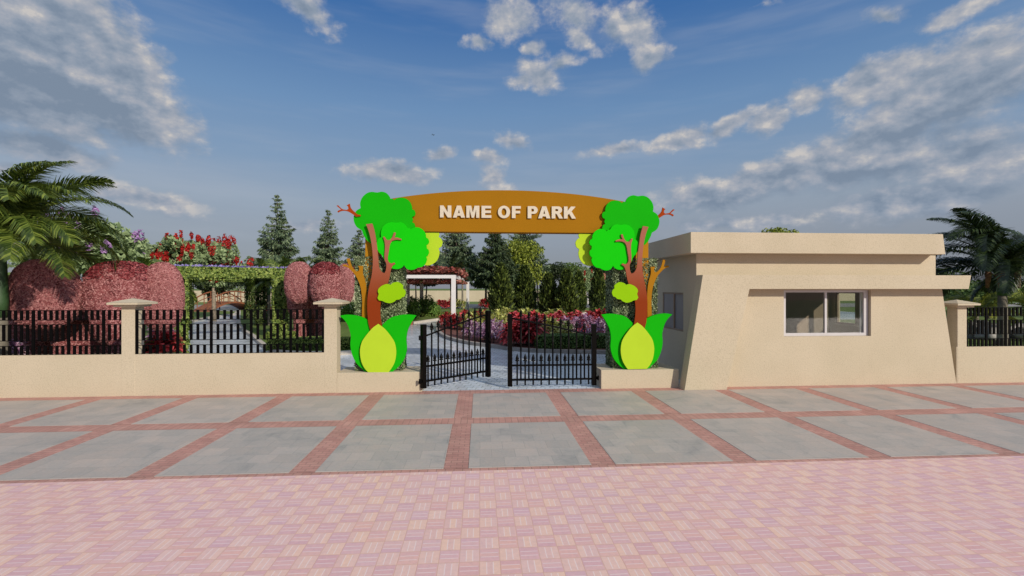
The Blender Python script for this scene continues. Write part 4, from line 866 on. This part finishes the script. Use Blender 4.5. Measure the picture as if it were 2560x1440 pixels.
hedge_box('low_hedge', 1.95, 6.5, 15.75, 16.6, .1, .56, 14000, .055, M['boxh'], 'low clipped hedge behind the right gate leaf', 'hedge')
hedge_box('low_hedge', -8.6, -7.6, 19.2, 20.0, .1, .4, 1500, .08, M['ivy'], 'low yellowish hedge at the foot of the right column of the ivy arch', 'hedge')
hedge_box('low_hedge', -7.0, -1.0, 34.2, 35.0, .1, .42, 4000, .10, M['ivy'], 'low hedge across the lawn behind the pergola posts', 'hedge')
for k, (px, Y, rr, hh, lab) in enumerate([(1036, 32, .75, 1.35, 'rounded bright green shrub beside the left pergola post'), (1062, 36, 1.0, 1.75, 'tallest green shrub behind the pergola posts'), (1080, 34.5, .65, 1.25, 'small green shrub at the right end of the shrub group'), (872, 30, 1.1, 1.6, 'dark green shrub between the smaller topiary and the left hedge pillar'), (1022, 37, .9, 1.7, 'green shrub half hidden by the left hedge pillar')]):
    root = empty('shrub', lab, 'shrub', at(px, Y), 0, 'rounded green shrubs'); cs = [(random.uniform(-.5, .5) * rr, random.uniform(-.5, .5) * rr, hh * random.uniform(.3, .62), rr * .6, rr * .6, hh * .36) for _ in range(9)]
    V, Fq = ellipsoid_clumps(cs, 2600, .13); npmesh('foliage', V, Fq, M['shrub'], root); MB().tube([(0, 0, 0), (0, 0, hh * .5)], [.05, .02], 6).build('stem', M['bark'], root)

# ------------------------------------------------------------------ bedding plants
def rosette(m, n, ll, w, H, seedv, spread=1.0):
    r = np.random.default_rng(seedv); Vs = []; Fs = []; k = 0
    for i in range(n):
        a = r.uniform(0, 6.283); f = i / n; z0 = H * (.25 + .72 * f) ; e = .15 + .9 * f + r.uniform(-.2, .2); L = ll * r.uniform(.7, 1.25); c, s = math.cos(a), math.sin(a); off = (1 - f) * spread * .16 + .02
        p = np.array([c * off, s * off, z0]); d = np.array([c * math.cos(e), s * math.cos(e), math.sin(e)]); pts = [p]
        for q in range(3):
            p = p + d * L / 3; pts.append(p); d = d + np.array([0, 0, -.55]); d = d / np.linalg.norm(d)
        sv = np.array([-s, c, 0]) * w * r.uniform(.8, 1.2)
        ws = [.12, 1.0, .72, 0.02]; vs = []
        for q, pp in enumerate(pts): vs += [pp + sv * ws[q] * .5 + np.array([0, 0, .02 * (q in (1, 2))]), pp - sv * ws[q] * .5 + np.array([0, 0, .02 * (q in (1, 2))])]
        Vs += vs; Fs += [(k + 2 * q, k + 2 * q + 1, k + 2 * q + 3, k + 2 * q + 2) for q in range(3)]; k += 8
    me_o = npmesh('leaves', np.array(Vs), np.array(Fs), m); me = me_o.data; bpy.data.objects.remove(me_o); return me
KIND = {'red': ('poinsettia', M['poin'], 'red-leaved poinsettia', 70, .36, .15), 'purple': ('coleus', M['purp'], 'purple and pink leaved coleus', 90, .30, .09), 'yellow': ('croton', M['crot'], 'yellow-green croton', 60, .42, .11)}
PM = {k: [rosette(v[1], v[3], v[4], v[5], .75, 60 + i * 3 + j) for j in range(3)] for i, (k, v) in enumerate(KIND.items())}
stem_me = MB().tube([(0, 0, -.03), (0, 0, .5)], [.03, .015], 6).build('stem', M['bark']); sme = stem_me.data; bpy.data.objects.remove(stem_me)
def plant(kind, x, y, s, label, group, z=.1):
    nm, m, d, *_ = KIND[kind]; root = empty(nm, label, 'plant', (x, y, z), random.uniform(0, 6.28), group, s * .93)
    link(bpy.data.objects.new('leaves', random.choice(PM[kind])), root); link(bpy.data.objects.new('stem', sme), root)
def bedrow(kind, px0, px1, y0, y1, n, s, where):
    for k in range(n):
        px = px0 + (px1 - px0) * (k + .5) / n + random.uniform(-5, 5); Y = random.uniform(y0, y1)
        plant(kind, sl(px) * Y, Y, s * random.uniform(.85, 1.2), KIND[kind][2] + ' ' + where, KIND[kind][2] + ' plants ' + where)
bedrow('red', 1262, 1345, 16.3, 17.4, 9, 1.08, 'in the front clump between the two gate leaves')
bedrow('purple', 1168, 1262, 17.7, 20.5, 13, .78, 'in the bed behind the left gate leaf')
bedrow('yellow', 1160, 1260, 21.5, 26, 16, .88, 'in the bed behind the left gate leaf')
bedrow('red', 1103, 1215, 23.5, 29, 20, .86, 'round the foot of the front pergola post')
bedrow('yellow', 1330, 1425, 17.4, 20.5, 20, .86, 'in the bed behind the right gate leaf')
bedrow('yellow', 1235, 1410, 25, 29, 20, .90, 'at the back of the bed')
bedrow('purple', 1380, 1530, 18.6, 22.0, 18, .92, 'in the bed behind the right gate leaf')
bedrow('red', 1285, 1430, 20.5, 26, 26, .92, 'in the middle of the bed behind the right gate leaf')
bedrow('red', 1440, 1560, 20.5, 27, 22, .98, 'beside the right hedge pillar')
bedrow('red', 1096, 1130, 46, 49, 7, 1.05, 'far off beyond the pergola'); bedrow('red', 1200, 1224, 46, 49, 5, 1.05, 'far off left of the broadest cypress'); bedrow('yellow', 1144, 1162, 46, 49, 4, 1.05, 'far off beyond the pergola')
bedrow('purple', 12, 62, 12.6, 14.6, 8, .8, 'behind the far left railing'); bedrow('red', 392, 428, 14.2, 16.2, 6, .85, 'between the larger elephant topiary and the ivy box'); bedrow('purple', 385, 425, 17, 18.5, 4, .9, 'behind the red plants near the ivy box')
bedrow('yellow', 718, 728, 34, 40, 2, 1.2, 'beyond the right column of the ivy arch'); bedrow('red', 662, 672, 38, 42, 2, 1.2, 'beyond the right column of the ivy arch')

# ------------------------------------------------------------------ white pergola
pg = empty('pergola', 'white post-and-beam pergola roofed with red bougainvillea', 'pergola', (-4, 32, 0))
def post(px, Y, z1, w=.24):
    x = sl(px) * Y; MB().box(x - w / 2, x + w / 2, Y - w / 2, Y + w / 2, -.02, z1).build('post', M['white'], pg)
post(1134, 25.1, 2.72, .235); post(1169.5, 39.3, 2.72, .24); post(1054, 36.0, 2.72, .25); post(1019.5, 33.5, 2.72, .25)
x0 = sl(1139.3) * 25; bx = -8.0
MB().box(bx, x0, 25.0, 25.24, 2.722, 2.90).build('beam', M['white'], pg); MB().box(x0 - .24, x0, 25.242, 39.4, 2.722, 2.90).build('beam', M['white'], pg)
MB().box(bx, x0 - .0, 39.402, 39.6, 2.722, 2.90).build('beam', M['white'], pg); MB().box(bx, bx + .2, 25.242, 39.4, 2.722, 2.90).build('beam', M['white'], pg)
post(sl(1000) and 1000, 25.1, 2.72, .235)
for k in range(9): MB().box(bx, x0, 26.4 + k * 1.5, 26.5 + k * 1.5, 2.902, 2.96).build('rafter', M['white'], pg)
P, Nn = box_samples(bx - .1, x0 + .25, 24.9, 39.8, 2.98, 3.16, 15000, 't'); P[:, 2] += rng.uniform(-.12, .14, len(P)) + .12 * np.sin(P[:, 0] * 1.7) * np.sin(P[:, 1])
V, Fq = scatter(P, Nn, .24, .8, .6, .2); P2, N2 = box_samples(bx - .1, x0 + .25, 25.3, 39.6, 2.62, 2.9, 5000, 'u'); V2, F2 = scatter(P2, N2, .24, .8, .6, .2)
V, Fq = join([(V, Fq), (V2, F2)]); npmesh('bougainvillea', V, Fq, M['rooff'], pg); fix(pg)

# ------------------------------------------------------------------ gazebo, bridge, back wall, small things
gz = empty('gazebo', 'small white gazebo with terracotta pyramid roof behind the cypress bushes', 'gazebo', at(1500, 52)); gx, gy, _ = at(1500, 52)
MB().box(gx - 1.5, gx + 1.5, gy - 1.5, gy + 1.5, 0, .35).build('base', M['white'], gz)
for sx, sy in ((-1, -1), (1, -1), (-1, 1), (1, 1)): MB().box(gx + sx * 1.15 - .12, gx + sx * 1.15 + .12, gy + sy * 1.15 - .12, gy + sy * 1.15 + .12, .35, 3.05).build('column', M['white'], gz)
for sx in (-1, 1):
    m = MB(); m.box(gx + sx * 1.15 - .04, gx + sx * 1.15 + .04, gy - 1.03, gy + 1.03, 1.05, 1.13)
    for k in range(7): m.box(gx + sx * 1.15 - .03, gx + sx * 1.15 + .03, gy - .9 + k * .3 - .03, gy - .9 + k * .3 + .03, .35, 1.05)
    m.build('railing', M['white'], gz)
a = 1.75; MB().add([(gx - a, gy - a, 3.052), (gx + a, gy - a, 3.052), (gx + a, gy + a, 3.052), (gx - a, gy + a, 3.052), (gx, gy, 4.1)], [(0, 1, 4), (1, 2, 4), (2, 3, 4), (3, 0, 4), (3, 2, 1, 0)]).build('roof', M['terr'], gz); fix(gz)

br = empty('footbridge', 'small arched red-brown timber footbridge at the end of the arbour path', 'bridge', (sl(562) * 45, 45, 0)); bx0 = sl(562) * 45
def bp(s, w, z): return (bx0 + .1 + s * .40 + w * .916, 45 + s * .916 - w * .40, z)
def bz(s): return .95 * (1 - (s / 2.6) ** 2)
S = [(-2.6 + 5.2 * k / 16) for k in range(17)]
m = MB()
for k in range(16):
    s0, s1 = S[k], S[k + 1]
    q = [bp(s0, -1.1, bz(s0)), bp(s0, 1.1, bz(s0)), bp(s1, 1.1, bz(s1)), bp(s1, -1.1, bz(s1))]; d = [(x, y, z - .14) for x, y, z in q]; m.add(q + d, [(0, 1, 2, 3), (7, 6, 5, 4), (0, 4, 5, 1), (1, 5, 6, 2), (2, 6, 7, 3), (3, 7, 4, 0)])
m.build('deck', M['wood'], br)
for w in (-1.1, 1.1):
    m = MB(); m.tube([bp(s, w, bz(s) + .95) for s in S], .06, 6); m.tube([bp(s, w, bz(s) + .5) for s in S], .035, 6)
    for s in S[::2]: m.tube([bp(s, w, bz(s)), bp(s, w, bz(s) + .95)], .04, 6)
    m.build('handrail', M['wood'], br)
fix(br)
bkw = tag(MB().box(-110, 90, 76, 76.3, -.02, 1.78).build('back_wall', M['stucco']), 'long low cream wall closing the far side of the garden', 'wall')
hb = tag(MB().box(-16, -12.5, 10.7, 10.72, 0, .1).build('edging', M['kerb_light']), kind='structure')
for k, (px, Y, h_, lab) in enumerate([(1338, 54, 2.9, 'thin dark lamp post between the second and third cypress bushes'), (549, 50, 2.6, 'thin dark lamp post behind the footbridge')]):
    root = empty('lamp_post', lab, 'lamp post', at(px, Y), 0, 'garden lamp posts')
    MB().tube([(0, 0, 0), (0, 0, .3), (0, 0, h_)], [.08, .045, .035], 8).build('pole', M['dark'], root); MB().tube([(0, 0, h_), (0, 0, h_ + .05), (0, 0, h_ + .3), (0, 0, h_ + .36)], [.05, .14, .17, .03], 10).build('lantern', M['dark'], root)
root = empty('bollard', 'short red-brown garden bollard at the lawn edge beside the left hedge pillar', 'bollard', at(1029, 28)); MB().tube([(0, 0, 0), (0, 0, .5), (0, 0, .52), (0, 0, .6)], [.08, .08, .11, .04], 10).build('post', M['wood'], root)
# boulders and a paved strip behind the right railing
rr_ = random.Random(5)
for k in range(9):
    px = 2425 + k * 17; Y = 18.5 + rr_.uniform(-.7, .7); bm = bmesh.new(); bmesh.ops.create_icosphere(bm, subdivisions=3, radius=1)
    for v_ in bm.verts:
        s_ = 1 + .22 * math.sin(v_.co.x * 3 + k) * math.cos(v_.co.y * 4 + k * 2) + .1 * math.sin(v_.co.z * 7 + k); v_.co = Vector((v_.co.x * .42 * s_, v_.co.y * .34 * s_, v_.co.z * .36 * s_ + .2))
    me = bpy.data.meshes.new('boulder'); bm.to_mesh(me); bm.free(); me.materials.append(M['rock']); me.polygons.foreach_set('use_smooth', [True] * len(me.polygons)); o = link(bpy.data.objects.new('boulder', me)); o.location = (sl(px) * Y, Y, .05); o.rotation_euler = (0, 0, k); o.scale = (rr_.uniform(.8, 1.25),) * 3
    tag(o, 'pale grey boulder in the row behind the right railing', 'boulder', 'boulders behind the right railing')
tag(MB().prism([(15.3, 12.2), (15.5, 12.2), (19.2, 17.8), (18.9, 17.8)], .03, .07, 'z').build('edging', M['kerb_light']), kind='structure')
# a distant aeroplane
ap = empty('aeroplane', 'tiny dark aeroplane flying high in the blue sky', 'aeroplane', (sl(1083) * 700, 700, 232), R(70))
MB().tube([(-3.2, 0, 0), (-2.2, 0, 0), (2.4, 0, 0), (3.2, 0, .1)], [.1, .35, .35, .08], 8).build('fuselage', M['dark'], ap)
for s in (-1, 1): MB().add([(.6, 0, 0), (-.5, 0, 0), (-1.1, s * 3.2, .2), (-.5, s * 3.2, .2), (.6, 0, .1), (-.5, 0, .1), (-1.1, s * 3.2, .27), (-.5, s * 3.2, .27)], [(0, 1, 2, 3), (7, 6, 5, 4), (0, 3, 7, 4), (1, 5, 6, 2), (2, 6, 7, 3), (0, 4, 5, 1)]).build('wing', M['dark'], ap)
MB().box(-3.2, -2.4, -.04, .04, .2, 1.1).build('tail_fin', M['dark'], ap)

for m_ in bpy.data.meshes: m_.update()
